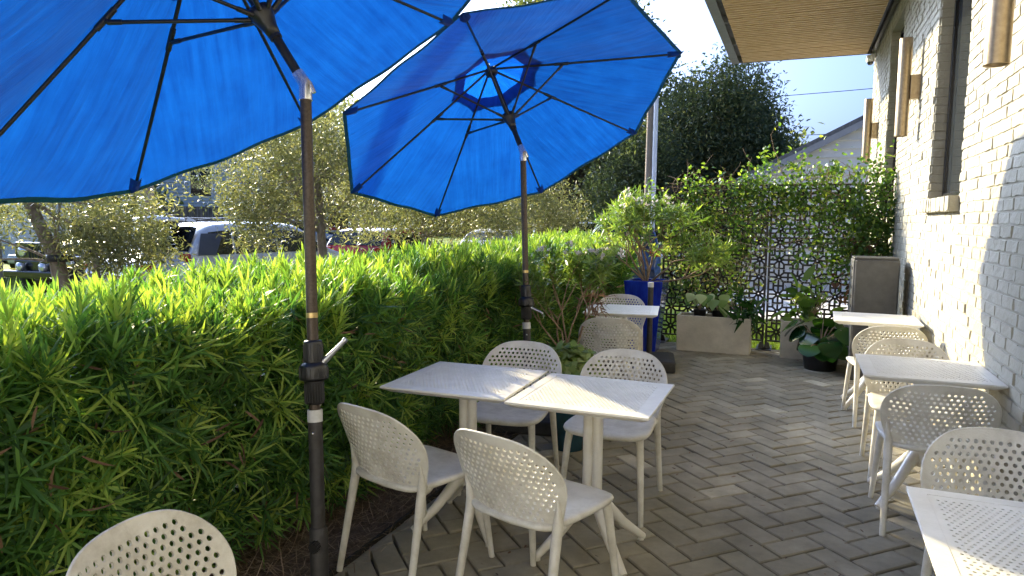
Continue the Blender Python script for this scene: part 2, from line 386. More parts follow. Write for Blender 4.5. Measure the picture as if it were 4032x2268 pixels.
# ------------------------------------------------------------------ camera / light
H = 1.52; FPX = 1755.0; YAW = R(22.2); PITCH = R(5.6686); ROLL = R(.45)
cam = bpy.data.cameras.new('camera'); camo = bpy.data.objects.new('camera', cam); col.objects.link(camo)
cam.sensor_width = 36; cam.lens = 36 * FPX / 2576; cam.clip_start = .05; cam.clip_end = 2000
camo.matrix_world = Matrix.Translation((0, 0, H)) @ Matrix.Rotation(YAW, 4, 'Z') @ Matrix.Rotation(PI / 2 - PITCH, 4, 'X') @ Matrix.Rotation(ROLL, 4, 'Z')
scene.camera = camo
SUN_AZ = R(32); SUN_EL = R(21)           # azimuth measured from -X towards +Y
to_sun = Vector((-math.cos(SUN_EL) * math.cos(SUN_AZ), math.cos(SUN_EL) * math.sin(SUN_AZ), math.sin(SUN_EL)))
sl = bpy.data.lights.new('sun', 'SUN'); sl.energy = 2.0; sl.angle = R(.55); sl.color = (1, .84, .50)
so = bpy.data.objects.new('sun', sl); col.objects.link(so)
so.rotation_euler = to_sun.to_track_quat('Z', 'Y').to_euler()
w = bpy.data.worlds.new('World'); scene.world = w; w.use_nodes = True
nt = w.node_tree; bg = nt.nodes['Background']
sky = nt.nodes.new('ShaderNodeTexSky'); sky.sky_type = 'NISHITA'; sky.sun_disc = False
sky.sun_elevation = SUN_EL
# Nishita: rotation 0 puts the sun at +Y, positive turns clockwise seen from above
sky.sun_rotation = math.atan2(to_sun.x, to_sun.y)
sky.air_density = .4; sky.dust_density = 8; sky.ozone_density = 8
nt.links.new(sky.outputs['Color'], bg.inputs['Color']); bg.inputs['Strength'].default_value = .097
scene.view_settings.view_transform = 'Standard'; scene.view_settings.look = 'None'
scene.view_settings.exposure = 2.68; scene.view_settings.gamma = 1
scene.render.engine = 'CYCLES'
scene.cycles.max_bounces = 8; scene.cycles.transparent_max_bounces = 8
scene.cycles.diffuse_bounces = 5; scene.cycles.glossy_bounces = 4; scene.cycles.transmission_bounces = 6

# ------------------------------------------------------------------ the ground
def sheet(name, x0, x1, y0, y1, z, mat, t=0.0):
    b = MB()
    if t: b.box(((x0 + x1) / 2, (y0 + y1) / 2, z - t / 2), (x1 - x0, y1 - y0, t))
    else: b.add([(x0, y0, z), (x1, y0, z), (x1, y1, z), (x0, y1, z)], [(0, 1, 2, 3)])
    return tag(b.build(name, mat), kind='structure')
GZ = -.25
sheet('lawn', -400, 400, -200, 700, GZ - .03, M['lawn'])
sheet('car_park', -14.5, -3.6, -12, 24, GZ - .02, M['asphalt'])
sheet('road', -200, -2, 33, 39, GZ - .015, M['pavement'])
sheet('driveway', -1.9, 14, 11.6, 34, GZ - .012, M['pavement'])
sheet('patio_bed', -3.6, 1.0, -6, 8.75, -.035, M['joint'], t=.3)
sheet('added_bounce_slab', -1.76, .97, -4.84, -1.36, .0, M['pavement'])  # invented pale concrete behind the camera, added to bounce sunlight into the shade
sheet('planting_bed', -3.58, -1.80, -6, 9.2, -.012, M['mulch'], t=.02)
sheet('lawn_strip', -3.6, 6.0, 8.751, 11.6, -.03, M['lawn'], t=.3)

# herringbone pavers: every paver is modelled with an eased edge
def paving():
    a, c = .266, .133
    V, F, T = [], [], []
    th = R(45); ct, st = math.cos(th), math.sin(th)
    x0, x1, y0, y1 = -1.765, .972, -1.2, 8.62
    g = .0052; ch = .0055
    nb = 0
    for i in range(-70, 110):
        for j in range(-70, 110):
            k = (i - j) % 4
            # 90 degree herringbone on a c-sized grid: horizontals start where k==0, verticals where k==2
            if k == 0: u, v, du, dv = i * c, j * c, a, c
            elif k == 2: u, v, du, dv = i * c, j * c - c, c, a
            else: continue
            cx, cy = u + du / 2, v + dv / 2
            X, Y = cx * ct - cy * st, cx * st + cy * ct + 2.9
            if X < x0 - .17 or X > x1 + .10 or Y < y0 or Y > y1 + .1: continue
            tx, ty = rng.normal(0, .005, 2); dz = rng.normal(0, .0016); ang = th + rng.normal(0, .006)
            ca, sa = math.cos(ang), math.sin(ang)
            def ring(ins, z):
                hu, hv = du / 2 - g - ins, dv / 2 - g - ins
                q = []
                for su, sv in ((-1, -1), (1, -1), (1, 1), (-1, 1)):
                    p, r_ = su * hu, sv * hv
                    q.append([min(max(X + p * ca - r_ * sa, x0), x1), min(Y + p * sa + r_ * ca, y1), z + dz + tx * p + ty * r_])
                return q
            V += ring(0, -.034) + ring(0, -ch) + ring(ch, 0)
            for q in range(4):
                n_ = (q + 1) % 4
                F.append((nb + q, nb + n_, nb + 4 + n_, nb + 4 + q)); F.append((nb + 4 + q, nb + 4 + n_, nb + 8 + n_, nb + 8 + q))
            F.append((nb + 8, nb + 9, nb + 10, nb + 11))
            t_ = float(np.clip(rng.normal(.45, .13), 0, .84))
            if rng.random() < .07: t_ = rng.uniform(.85, 1)
            if rng.random() < .08: t_ = rng.uniform(0, .15)
            T += [t_] * 12; nb += 12
    o = np_mesh('patio_paving', V, F, M['paver'], smooth=False, attrs={'tint': T})
    return tag(o, kind='structure')
paving()
# plain course along the far end of the patio
def soldier():
    V, F, T = [], [], []; nb = 0
    y = 8.635
    while y < 8.73:
        x = -1.75
        while x < .95:
            L_ = .206
            for z, ins in ((-.034, 0), (-.0045, 0), (0.001, .0045)):
                for su, sv in ((0, 0), (1, 0), (1, 1), (0, 1)):
                    V.append((x + ins + su * (L_ - .006 - 2 * ins), y + ins + sv * (.1 - 2 * ins), z + rng.normal(0, .0008)))
            for q in range(4):
                n_ = (q + 1) % 4
                F += [(nb + q, nb + n_, nb + 4 + n_, nb + 4 + q), (nb + 4 + q, nb + 4 + n_, nb + 8 + n_, nb + 8 + q)]
            F.append((nb + 8, nb + 9, nb + 10, nb + 11)); T += [float(rng.uniform(.2, .8))] * 12; nb += 12; x += L_
        y += .103
    tag(np_mesh('patio_border', V, F, M['paver'], smooth=False, attrs={'tint': T}), kind='structure')
soldier()
b = MB(); b.box((-1.785, 3.2, -.01), (.012, 11.2, .05)); tag(b.build('edging_strip', M['joint']), kind='structure')

# pine straw in the bed
n = 14000
P = np.stack([rng.uniform(-2.6, -1.68, n), rng.uniform(.4, 7.6, n), rng.uniform(.0, .022, n)], 1)
keep = (P[:, 0] < -1.8) | (rng.random(n) < .10); P = P[keep]; n = len(P)
D = rdir(n); D[:, 2] *= .18
V, F, idx = leaves(P, D, np.tile([0, 0, 1.], (n, 1)), rng.uniform(.05, .15, n), np.full(n, .0035), [(0, 1), (.5, 1), (1, .3)], rng.normal(0, .25, n))
tag(np_mesh('pine_straw', V, F, M['needle'], attrs={'tint': rng.random(n)[idx]}), 'brown pine straw scattered under the hedge', 'pine straw', kind='stuff')

# short grass beyond the screen
n = 26000
P = np.stack([rng.uniform(-2.6, 2.2, n), rng.uniform(8.77, 11.5, n), np.full(n, -.03)], 1)
D = rdir(n) * .6 + [0, 0, 1]
V, F, idx = leaves(P, D, rdir(n), rng.uniform(.03, .08, n), np.full(n, .006), [(0, 1), (.5, .8), (1, .1)], .3)
tag(np_mesh('short_grass', V, F, M['grassblade'], attrs={'tint': rng.random(n)[idx]}), 'short green grass growing behind the black lattice screens', 'grass', kind='stuff')

# fallen leaves and seeds on the paving
n = 420
P = np.stack([rng.uniform(-1.7, .9, n), rng.uniform(1.5, 8.4, n), np.full(n, .006)], 1)
V, F, idx = leaves(P, rdir(n) * [1, 1, .1], np.tile([0, 0, 1.], (n, 1)) + rdir(n) * .3, rng.uniform(.008, .035, n), rng.uniform(.004, .012, n), OVAL, .2)
tag(np_mesh('leaf_litter', V, F, M['dryvine'], attrs={'tint': rng.random(n)[idx]}), 'dry leaf bits lying on the grey pavers', 'leaf litter', kind='stuff')

# ------------------------------------------------------------------ the building
WX = .975
bld = empty('white_brick_building', (WX, 4, 0), 0, 'long white painted brick building with black windows and timber soffit canopy', 'building')
BO = Vector((WX, 4, 0))
WINS = [(5.40, 6.61, 1.70, 3.90), (8.88, 10.06, 1.70, 3.86)]
WY0, WY1, WZ1 = -3.0, 12.30, 4.7

def brick_face(rects, O, U, Vv, Nn, V, F, irr=1.0):
    """rects: (u0,u1,v0,v1) bricks on plane through O spanned by U,Vv; Nn outward"""
    O, U, Vv, Nn = map(np.array, (O, U, Vv, Nn))
    NU, NV = 5, 3
    for (u0, u1, v0, v1) in rects:
        p = .0060 + rng.normal(0, .0022) * irr
        tu, tv = rng.normal(0, .018, 2) * irr
        b0 = len(V)
        us = np.linspace(u0, u1, NU); vs = np.linspace(v0, v1, NV)
        for jv, v in enumerate(vs):
            for iu, u in enumerate(us):
                du, dv = rng.normal(0, .0017, 2) * irr
                dv += .0014 * math.sin(u * 37 + v * 11)
                h = p + tu * (u - (u0 + u1) / 2) * .5 + tv * (v - (v0 + v1) / 2) + rng.normal(0, .0011) * irr
                ins = .0035
                if iu == 0: du += ins
                if iu == NU - 1: du -= ins
                if jv == 0: dv += ins
                if jv == NV - 1: dv -= ins
                V.append(O + U * (u + du) + Vv * (v + dv) + Nn * h)
        ring = [(i, 0) for i in range(NU)] + [(NU - 1, j) for j in range(1, NV)] + [(i, NV - 1) for i in range(NU - 2, -1, -1)] + [(0, j) for j in range(NV - 2, 0, -1)]
        o0 = len(V)
        for (i, j) in ring:
            V.append(O + U * us[i] + Vv * vs[j] + Nn * -.003)
        flip = np.dot(np.cross(U, Vv), Nn) < 0
        def ff(*q): F.append(q[::-1] if flip else q)
        for j in range(NV - 1):
            for i in range(NU - 1):
                a = b0 + j * NU + i; ff(a, a + 1, a + NU + 1, a + NU)
        for k, (i, j) in enumerate(ring):
            k2 = (k + 1) % len(ring); i2, j2 = ring[k2]
            ff(o0 + k, o0 + k2, b0 + j2 * NU + i2, b0 + j * NU + i)

def building():
    CH, BL, J = .0685, .205, .0075
    V, F = [], []
    rects = []
    nc = int(WZ1 / CH)
    for c_ in range(nc):
        z0, z1 = c_ * CH + J / 2, (c_ + 1) * CH - J / 2
        off = (BL / 2 if c_ % 2 else 0) + rng.normal(0, .012)
        y = 1.6 - off if z0 < 4.2 else 1.6
        y = WY0 - off
        while y < WY1:
            a0, a1 = max(y + J / 2, WY0), min(y + BL - J / 2, WY1)
            y += BL
            if a1 - a0 < .02 or a1 < 2.6: continue
            segs = [(a0, a1)]
            for (w0, w1, s0, s1) in WINS:
                if z1 > s0 and z0 < s1:
                    ns_ = []
                    for (p, q) in segs:
                        if q <= w0 or p >= w1: ns_.append((p, q)); continue
                        if p < w0 - .02: ns_.append((p, w0))
                        if q > w1 + .02: ns_.append((w1, q))
                    segs = ns_
            rects += [(p, q, z0, z1) for p, q in segs]
    brick_face([(p - 4, q - 4, a, b_) for p, q, a, b_ in rects], (0, 0, 0), (0, 1, 0), (0, 0, 1), (-1, 0, 0), V, F)
    # reveal bricks
    for (w0, w1, s0, s1) in WINS:
        r1, z = [], s0
        while z < s1 - .02:
            r1.append((.004, .094, z + J / 2, min(z + CH, s1) - J / 2)); z += CH
        brick_face(r1, (0, w1 - 4, 0), (1, 0, 0), (0, 0, 1), (0, -1, 0), V, F)
        brick_face(r1, (0, w0 - 4, 0), (1, 0, 0), (0, 0, 1), (0, 1, 0), V, F)
    # end face at the far corner
    rr = []
    for c_ in range(nc):
        x = -.0 - (0 if c_ % 2 else .1)
        while x < 3:
            a0, a1 = max(x + J / 2, .0), x + BL - J / 2
            if a1 - a0 > .02: rr.append((a0, a1, c_ * CH + J / 2, (c_ + 1) * CH - J / 2))
            x += BL
    brick_face(rr, (0, WY1 - 4, 0), (1, 0, 0), (0, 0, 1), (0, 1, 0), V, F)
    np_mesh('brick_facing', V, F, M['brick'], bld, smooth=False)
    # body of the wall behind the bricks (mortar)
    b = MB(); T_ = .30
    def seg(y0, y1, z0, z1): b.box((T_ / 2 + .0, (y0 + y1) / 2 - 4, (z0 + z1) / 2), (T_, y1 - y0, z1 - z0))
    edges = [WY0] + [e for w_ in WINS for e in w_[:2]] + [WY1]
    for i in range(0, len(edges), 2): seg(edges[i], edges[i + 1], -.2, WZ1)
    for (w0, w1, s0, s1) in WINS: seg(w0, w1, -.2, s0); seg(w0, w1, s1, WZ1)
    b.box((1.9, WY1 - 4 - .15 - .0, 2.25), (3.19, .30, 4.9)); b.box((1.9, WY0 - 4 + .151, 2.25), (3.19, .30, 4.9))
    b.box((3.6, (WY0 + WY1) / 2 - 4, 2.25), (.2, WY1 - WY0 - .61, 4.9))
    b.build('wall', M['mortar'], bld)
    b = MB(); b.box((-5.2, -5.0 - 4, 2.25), (10.3, .30, 4.9)); b.box((2.2, -5.0 - 4, 2.25), (4.3, .30, 4.9)); b.box((4.2, -4.0 - 4, 2.25), (.3, 1.69, 4.9))
    b.build('added_bounce_wall', M['bouncewall'], bld)  # unseen wall behind the camera, made up to bounce sunlight onto the shaded patio
    b = MB(); b.box((1.75, (WY0 + WY1) / 2 - 4, 4.79), (3.9, WY1 - WY0 + .1, .15)); b.build('roof', M['roof'], bld)
    for (w0, w1, s0, s1) in WINS:
        wf = MB(); fx = .115
        for yy in (w0 + .024, w1 - .024): wf.box((fx, yy - 4, (s0 + s1) / 2), (.05, .044, s1 - s0 - .004))
        for zz in (s0 + .024, s1 - .024): wf.box((fx, (w0 + w1) / 2 - 4, zz), (.048, w1 - w0 - .1, .044))
        wo = wf.build('window', M['winframe'], bld, bevel=.004)
        p = MB(); p.box((fx + .006, (w0 + w1) / 2 - 4, (s0 + s1) / 2), (.012, w1 - w0 - .094, s1 - s0 - .094)); p.build('pane', M['glass'], wo)
        # rowlock brick sill
        V, F = [], []
        rs, y = [], w0 - .02
        nS = 16; wS = (w1 - w0 + .04) / nS
        for k in range(nS): rs.append((y + k * wS + .003, y + (k + 1) * wS - .003, s0 - .105, s0 - .004))
        brick_face([(a - 4, c_ - 4, d, e) for a, c_, d, e in rs], (-.060, 0, 0), (0, 1, 0), (0, 0, 1), (-1, 0, 0), V, F, irr=1.2)
        V2 = [tuple(v) for v in V]
        s_ = MB(); s_.add(V2, F)
        s_.box((.0, (w0 + w1) / 2 - 4, s0 - .055), (.116, w1 - w0 + .04, .102)); s_.build('sill', M['brick'], wo)
    # canopy with a slatted soffit
    ay0, ay1, ax0, az = .5, 12.20, -2.10, 4.07
    cb = MB(); cb.box((ax0 / 2 + .02, (ay0 + ay1) / 2 - 4, az + .15), (-ax0 - .13, ay1 - ay0 - .02, .10)); co = cb.build('canopy', M['steel'], bld)
    sb = MB(); y = ay0 + .03
    while y < ay1 - .05:
        d_ = rng.normal(0, .0012)
        sb.box((ax0 / 2 + .03, y - 4 + .018, az + .02 + d_), (-ax0 - .30, .062, .050)); y += .098
    sb.build('soffit_slats', M['slat'], co)
    bb = MB(); bb.box((ax0 / 2 + .03, (ay0 + ay1) / 2 - 4, az + .068), (-ax0 - .28, ay1 - ay0 - .04, .02)); bb.build('soffit_backing', M['darkbark'], co)
    fb = MB()
    fb.box((ax0 + .006, (ay0 + ay1) / 2 - 4, az + .095), (.012, ay1 - ay0, .21)); fb.box((ax0 + .065, (ay0 + ay1) / 2 - 4, az - .004), (.105, ay1 - ay0, .012))
    fb.box((ax0 + .065, (ay0 + ay1) / 2 - 4, az + .206), (.105, ay1 - ay0, .012))
    yy = ay1 - .03
    while yy > ay0:
        fb.box((ax0 + .09, yy - 4, az + .10), (.15, .05, .19)); yy -= 1.22
    fb.box((ax0 / 2, ay1 + .006 - 4, az + .10), (-ax0, .011, .21))
    fb.build('fascia_channel', M['steel'], co)
    kb = MB(); kb.box((-.045, (ay0 + ay1) / 2 - 4, az + .02), (.05, ay1 - ay0 - .02, .09)); kb.build('wall_flashing', M['winframe'], co)
    # light coming in over the roof is stopped by the canopy deck
    return bld
building()

# sconces
def sconce_proto():
    o = empty('wall_lamp', (0, 0, 0))
    b = MB(); b.lathe([(.049, -.436), (.055, -.44), (.0555, -.436), (.0555, .436), (.055, .44), (.049, .436), (.048, .40)], 32); b.lathe([(.049, -.436), (.048, -.40), (.0, -.40)], 32)
    b.build('shade_tube', M['lampbronze'], o)
    b = MB(); b.box((.092, 0, 0), (.082, .085, .215)); b.build('mounting_block', M['lampbronze'], o, bevel=.003)
    return o
sc0 = sconce_proto()
for i, (y, z, lab) in enumerate([(4.03, 2.705, 'large brass tube wall lamp nearest the camera, cut off by the top edge'),
                                 (7.43, 2.745, 'brass tube wall lamp on white brick between the two windows'),
                                 (11.15, 2.79, 'brass tube wall lamp on the far end of the wall above the vine')]):
    o = sc0 if i == 0 else copy_tree(sc0)
    o.location = (.838, y, z); tag(o, lab, 'wall lamp', 'brass tube lamps on the brick wall')

o = empty('security_camera', (.90, 12.12, 3.93), 0, 'small white dome security camera under the far end of the canopy', 'security camera')
b = MB(); b.lathe([(.0, .10), (.055, .10), (.06, .09), (.06, .02), (.052, 0)], 20); b.box((.03, 0, .085), (.07, .07, .06)); b.build('housing', M['whitepaint'], o)
b = MB(); b.lathe([(.045, .0), (.043, -.02), (.03, -.042), (.0, -.05)], 20); b.build('dome_lens', M['glass'], o)

# ------------------------------------------------------------------ perforated plates
def perf_plate(outline, holes, hr, hn, steiner):
    """2-D triangulation of an outline with round holes; returns pts (n,2), tris, boundary loops"""
    pts, edges = [], []
    n0 = len(outline)
    pts += list(outline); edges += [(i, (i + 1) % n0) for i in range(n0)]
    loops = [list(range(n0))]
    for (x, y) in holes:
        b0 = len(pts)
        pts += [(x + hr * math.cos(2 * PI * k / hn), y + hr * math.sin(2 * PI * k / hn)) for k in range(hn)]
        edges += [(b0 + k, b0 + (k + 1) % hn) for k in range(hn)]
        loops.append(list(range(b0, b0 + hn)))
    ns = len(pts)
    pts += list(steiner)
    vo, eo, fo, ov, oe, of_ = delaunay_2d_cdt([Vector(p) for p in pts], edges, [], 1, 1e-7)
    inv = {}
    for i, src in enumerate(ov):
        for s_ in src: inv[s_] = i
    P2 = np.array([[v.x, v.y] for v in vo])
    tri = np.array([f for f in fo if len(f) == 3])
    c = P2[tri].mean(1)
    HA = np.array(holes)
    bad = np.zeros(len(tri), bool)
    if len(HA):
        for s_ in range(0, len(tri), 4000):
            d = ((c[s_:s_ + 4000, None] - HA[None]) ** 2).sum(-1).min(1)
            bad[s_:s_ + 4000] = d < (hr * .92 * math.cos(PI / hn)) ** 2
    tri = tri[~bad]
    # keep counter-clockwise
    a, b_, c_ = P2[tri[:, 0]], P2[tri[:, 1]], P2[tri[:, 2]]
    s = np.cross(b_ - a, c_ - a); tri[s < 0] = tri[s < 0][:, ::-1]
    loops = [[inv[i] for i in L_] for L_ in loops]
    return P2, tri, loops

def plate_mesh(name, P2, tri, loops, fmap, mat, parent, smooth=True):
    """fmap(P2) -> front (n,3), back (n,3)"""
    A, B = fmap(P2); n = len(P2)
    V = np.concatenate([A, B]).tolist()
    F = [tuple(t) for t in tri] + [tuple(int(x) + n for x in t[::-1]) for t in tri]
    sm = [smooth] * len(F)
    # walls get their own vertices so that the rims stay crisp
    for L_ in loops:
        b0 = len(V); k = len(L_)
        V += A[L_].tolist() + B[L_].tolist()
        for i in range(k):
            j = (i + 1) % k
            F.append((b0 + i, b0 + j, b0 + k + j, b0 + k + i)); sm.append(True)
    me = bpy.data.meshes.new(name); me.from_pydata(V, [], F); me.polygons.foreach_set('use_smooth', sm); me.update()
    bm = bmesh.new(); bm.from_mesh(me); bmesh.ops.recalc_face_normals(bm, faces=bm.faces); bm.to_mesh(me); bm.free()
    return link_mesh(name, me, mat, parent)

def smooth_loop(ctrl, n=6):
    out = []; k = len(ctrl)
    for i in range(k):
        p0, p1, p2, p3 = (np.array(ctrl[(i + d) % k], float) for d in (-1, 0, 1, 2))
        for t in np.linspace(0, 1, n, endpoint=False):
            out.append(tuple(.5 * ((2 * p1) + (p2 - p0) * t + (2 * p0 - 5 * p1 + 4 * p2 - p3) * t * t + (3 * p1 - p0 - 3 * p2 + p3) * t ** 3)))
    return out

def inside(poly, p):
    x, y = p; r_ = False; j = len(poly) - 1
    for i in range(len(poly)):
        xi, yi = poly[i]; xj, yj = poly[j]
        if (yi > y) != (yj > y) and x < (xj - xi) * (y - yi) / (yj - yi) + xi: r_ = not r_
        j = i
    return r_

def edge_dist(poly, p):
    P_ = np.array(poly); Q = np.roll(P_, -1, 0); d = Q - P_; p = np.array(p)
    t = np.clip(((p - P_) * d).sum(1) / ((d * d).sum(1) + 1e-12), 0, 1)
    return np.sqrt((((P_ + d * t[:, None]) - p) ** 2).sum(1)).min()

# ------------------------------------------------------------------ chair
def back_y(u, z):
    lean = -.205 - .32 * (z - .45) - .10 * np.maximum(z - .62, 0)
    return lean + 1.15 * u * u * (1 - .25 * (z - .45) / .33)

def chair_proto():
    o = empty('perforated_chair', (0, 0, 0))
    half = [(0, .775), (.09, .770), (.155, .752), (.205, .715), (.236, .665), (.245, .61), (.239, .56), (.226, .515), (.214, .475), (.206, .445), (.178, .440), (.14, .432), (.075, .420), (0, .415)]
    ctrl = half + [(-x, z) for x, z in half[-2:0:-1]]
    out = smooth_loop(ctrl, 5)
    holes = []
    dx, dz = .0262, .0226
    for r_ in range(40):
        for c_ in range(-14, 15):
            p = (c_ * dx + (dx / 2 if r_ % 2 else 0), .440 + r_ * dz * .985)
            if inside(out, p) and edge_dist(out, p) > .0245 and not (p[1] < .50 and abs(p[0]) > .155): holes.append(p)
    st = []
    for ix in range(-10, 11):
        for iz in range(18):
            p = (ix * .0255 + .004, .425 + iz * .021)
            if inside(out, p) and edge_dist(out, p) > .006 and (not holes or min((p[0] - h[0]) ** 2 + (p[1] - h[1]) ** 2 for h in holes) > .0103 ** 2): st.append(p)
    P2, tri, loops = perf_plate(out, holes, .0074, 10, st)
    def fmap(p):
        u, z = p[:, 0], p[:, 1]; e = 1e-4
        S = np.stack([u, back_y(u, z), z], 1)
        du = np.stack([np.full_like(u, 2 * e), back_y(u + e, z) - back_y(u - e, z), np.zeros_like(u)], 1)
        dv = np.stack([np.zeros_like(u), back_y(u, z + e) - back_y(u, z - e), np.full_like(u, 2 * e)], 1)
        n_ = norm(np.cross(du, dv)); t = .0042
        return S + n_ * t, S - n_ * t
    plate_mesh('backrest', P2, tri, loops, fmap, M['plastic'], o)
    # rounded rim bead
    b = MB(); rim = np.array(out); Y = back_y(rim[:, 0], rim[:, 1])
    ring = [(rim[i, 0], Y[i], rim[i, 1]) for i in range(len(rim))] + [(rim[0, 0], Y[0], rim[0, 1]), ]
    b.tube(ring, .0050, 8, cap=False); b.build('backrest_rim', M['plastic'], o)
    # seat
    prof = [(0, .245), (.10, .243), (.17, .232), (.212, .20), (.226, .15), (.226, .06), (.218, -.04), (.205, -.13), (.185, -.19), (.14, -.215), (.07, -.222), (0, -.224)]
    loop = smooth_loop(prof + [(-x, y) for x, y in prof[-2:0:-1]], 4)
    V, F = [], []; k = len(loop); L_ = np.array(loop)
    levels = [(.0, .4475 - .010, 0), (.35, .4475 - .0085, 0), (.68, .4475 - .004, 0), (.86, .4475, 0), (.955, .4475 + .001, 0), (.99, .4475 - .003, 0), (1, .4475 - .011, 0), (.985, .4475 - .021, 0), (.93, .4475 - .025, 0), (.3, .4475 - .026, 0)]
    b = MB(); vs = []
    for s_, z, _ in levels:
        q = L_ * max(s_, .002)
        for (x, y) in q:
            vs.append((x, y, z + (.004 * (abs(x) / .22) ** 2 if s_ > .3 else 0) - .012 * max(0, (y - .15) / .1) ** 2 * (s_ > .6)))
    fs = []
    for i in range(len(levels) - 1):
        for j in range(k): fs.append((i * k + j, i * k + (j + 1) % k, (i + 1) * k + (j + 1) % k, (i + 1) * k + j))
    b.add(vs, [f[::-1] for f in fs], True); b.build('seat', M['plastic'], o)
    for sx in (-1, 1):
        b = MB(); b.tube([(sx * .182, .185, .428), (sx * .19, .20, .36), (sx * .203, .228, .17), (sx * .213, .252, 0)], [.0205, .0185, .0155, .013], 14); b.build('leg', M['plastic'], o)
        b = MB(); yb = float(back_y(np.array(.2), np.array(.50)))
        b.tube([(sx * .214, float(back_y(np.array(.214), np.array(.55))) - .004, .55), (sx * .2085, yb - .004, .50), (sx * .203, -.172, .45), (sx * .202, -.180, .40), (sx * .208, -.215, .23), (sx * .216, -.262, 0)], [.003, .011, .0195, .0195, .0165, .0135], 14)
        b.tube([(sx * .203, -.178, .428), (sx * .190, -.13, .425), (sx * .165, -.08, .426)], [.017, .016, .015], 12)
        b.build('leg', M['plastic'], o)
    return o

CHAIRS = [
    # x, y, rz deg, label
    (-1.49, 2.58, -16, 'perforated chair on the hedge side of the near pair, its back to the camera'),
    (-.88, 2.46, -16, 'perforated chair nearest the camera at the joined tables, right seat corner showing'),
    (-1.475, 3.60, 184, 'perforated chair behind the joined tables, right below the farther blue umbrella pole'),
    (-.872, 3.585, 180, 'perforated chair behind the joined tables, beside the walkway and right of the lime plant'),
    (.655, 3.965, 1, 'perforated chair with a dirty shaded back, in front of the middle wall table'),
    (.665, 4.70, 180, 'perforated chair behind the middle wall table, half hidden by its top'),
    (.637, 5.92, 6, 'sunlit perforated chair in front of the farthest wall table'),
    (.70, 2.62, 181, 'perforated chair behind the big corner table in the lower right'),
    (-1.345, 5.46, 8, 'sunlit perforated chair in front of the lone table by the blue planter'),
    (-1.555, 6.52, 188, 'perforated chair behind the lone table, touching the blue planter'),
    (-1.165, 1.175, 277, 'perforated chair alone in the lower left, in front of the hedge'),
]
ch0 = chair_proto()
for i, (x, y, a, lab) in enumerate(CHAIRS):
    o = ch0 if i == 0 else copy_tree(ch0)
    o.location = (x, y, 0); o.rotation_euler = (0, 0, R(a)); tag(o, lab, 'chair', 'pale perforated patio chairs')

# ------------------------------------------------------------------ tables
def table_proto():
    o = empty('square_table', (0, 0, 0)); S = .31; T = .74
    out = []
    cr = .006
    for sx, sy, a0 in ((1, 1, 0), (-1, 1, 90), (-1, -1, 180), (1, -1, 270)):
        for k in range(3):
            a = R(a0 + k * 45); out.append((sx * (.262 - .0) + 0 * a, sy * .262)) if k == 0 else None
    holes = []
    d = .0192; z_ = d * .866
    for r_ in range(-13, 14):
        for c_ in range(-13, 14):
            p = (c_ * d + (d / 2 if r_ % 2 else 0), r_ * z_ * 1.05)
            if abs(p[0]) < .246 and abs(p[1]) < .246: holes.append(p)
    P2, tri, loops = perf_plate(out, holes, .0050, 8, [])
    plate_mesh('perforated_panel', P2, tri, loops, lambda p: (np.concatenate([p, np.full((len(p), 1), T - .0012)], 1), np.concatenate([p, np.full((len(p), 1), T - .0075)], 1)), M['table'], o, smooth=False)
    # frame of the top: flat border, thin edge, chamfer running back underneath
    rings = [(.2625, T - .008), (.2625, T - .0006), (.2632, T), (.3085, T), (S, T - .0015), (S, T - .0085), (.308, T - .0105), (.272, T - .031), (.2635, T - .031), (.2625, T - .030)]
    b = MB(); vs, fs = [], []
    for r_, z in rings: vs += [(r_, r_, z), (-r_, r_, z), (-r_, -r_, z), (r_, -r_, z)]
    for i in range(len(rings)):
        i2 = (i + 1) % len(rings)
        for k in range(4): fs.append((i * 4 + k, i * 4 + (k + 1) % 4, i2 * 4 + (k + 1) % 4, i2 * 4 + k))
    b.add(vs, fs); b.build('top_frame', M['table'], o)
    b = MB()
    for sx in (-.0225, .0225): b.tube([(sx, 0, .20), (sx, 0, .712)], .0235, 18)
    b.box((0, 0, .713), (.16, .16, .016)); b.box((0, 0, .717), (.52, .05, .012)); b.box((0, 0, .7165), (.05, .52, .0115)); b.build('column', M['table'], o)
    for k in range(4):
        a = R(45 + 90 * k); ca, sa = math.cos(a), math.sin(a)
        b = MB()
        b.tube([(ca * .012, sa * .012, .272), (ca * .05, sa * .05, .235), (ca * .17, sa * .17, .105), (ca * .285, sa * .285, .014)], [.030, .029, .0235, .0165], 12)
        b.lathe([(.0, 0), (.014, 0), (.014, .012), (0, .012)], 10, c=(ca * .272, sa * .272, 0)); b.build('leg', M['table'], o)
    return o
TABLES = [(-1.468, 3.035, 1.5, 'white perforated table by the hedge, the left one of the joined pair'),
          (-.822, 3.005, 0, 'white perforated table beside the walkway, the right one of the joined pair'),
          (.655, 4.245, 0, 'white perforated table touching the wall with dark specks on top'),
          (.612, 6.33, -1.5, 'white perforated wall table in front of the dark grey cabinet'),
          (.635, 1.985, -1, 'white perforated table filling the lower right corner'),
          (-1.395, 5.985, 9, 'white perforated table standing alone by the tall blue planter')]
tb0 = table_proto()
for i, (x, y, a, lab) in enumerate(TABLES):
    o = tb0 if i == 0 else copy_tree(tb0)
    o.location = (x, y, 0); o.rotation_euler = (0, 0, R(a)); tag(o, lab, 'table', 'white square patio tables')
n = 26
P = np.stack([rng.uniform(.72, .94, n), rng.uniform(4.0, 4.5, n), np.full(n, .7415)], 1)
P = np.concatenate([P, [[-.80, 2.98, .7415], [-.83, 2.91, .7415], [-.81, 2.90, .7415]]]); n = len(P)
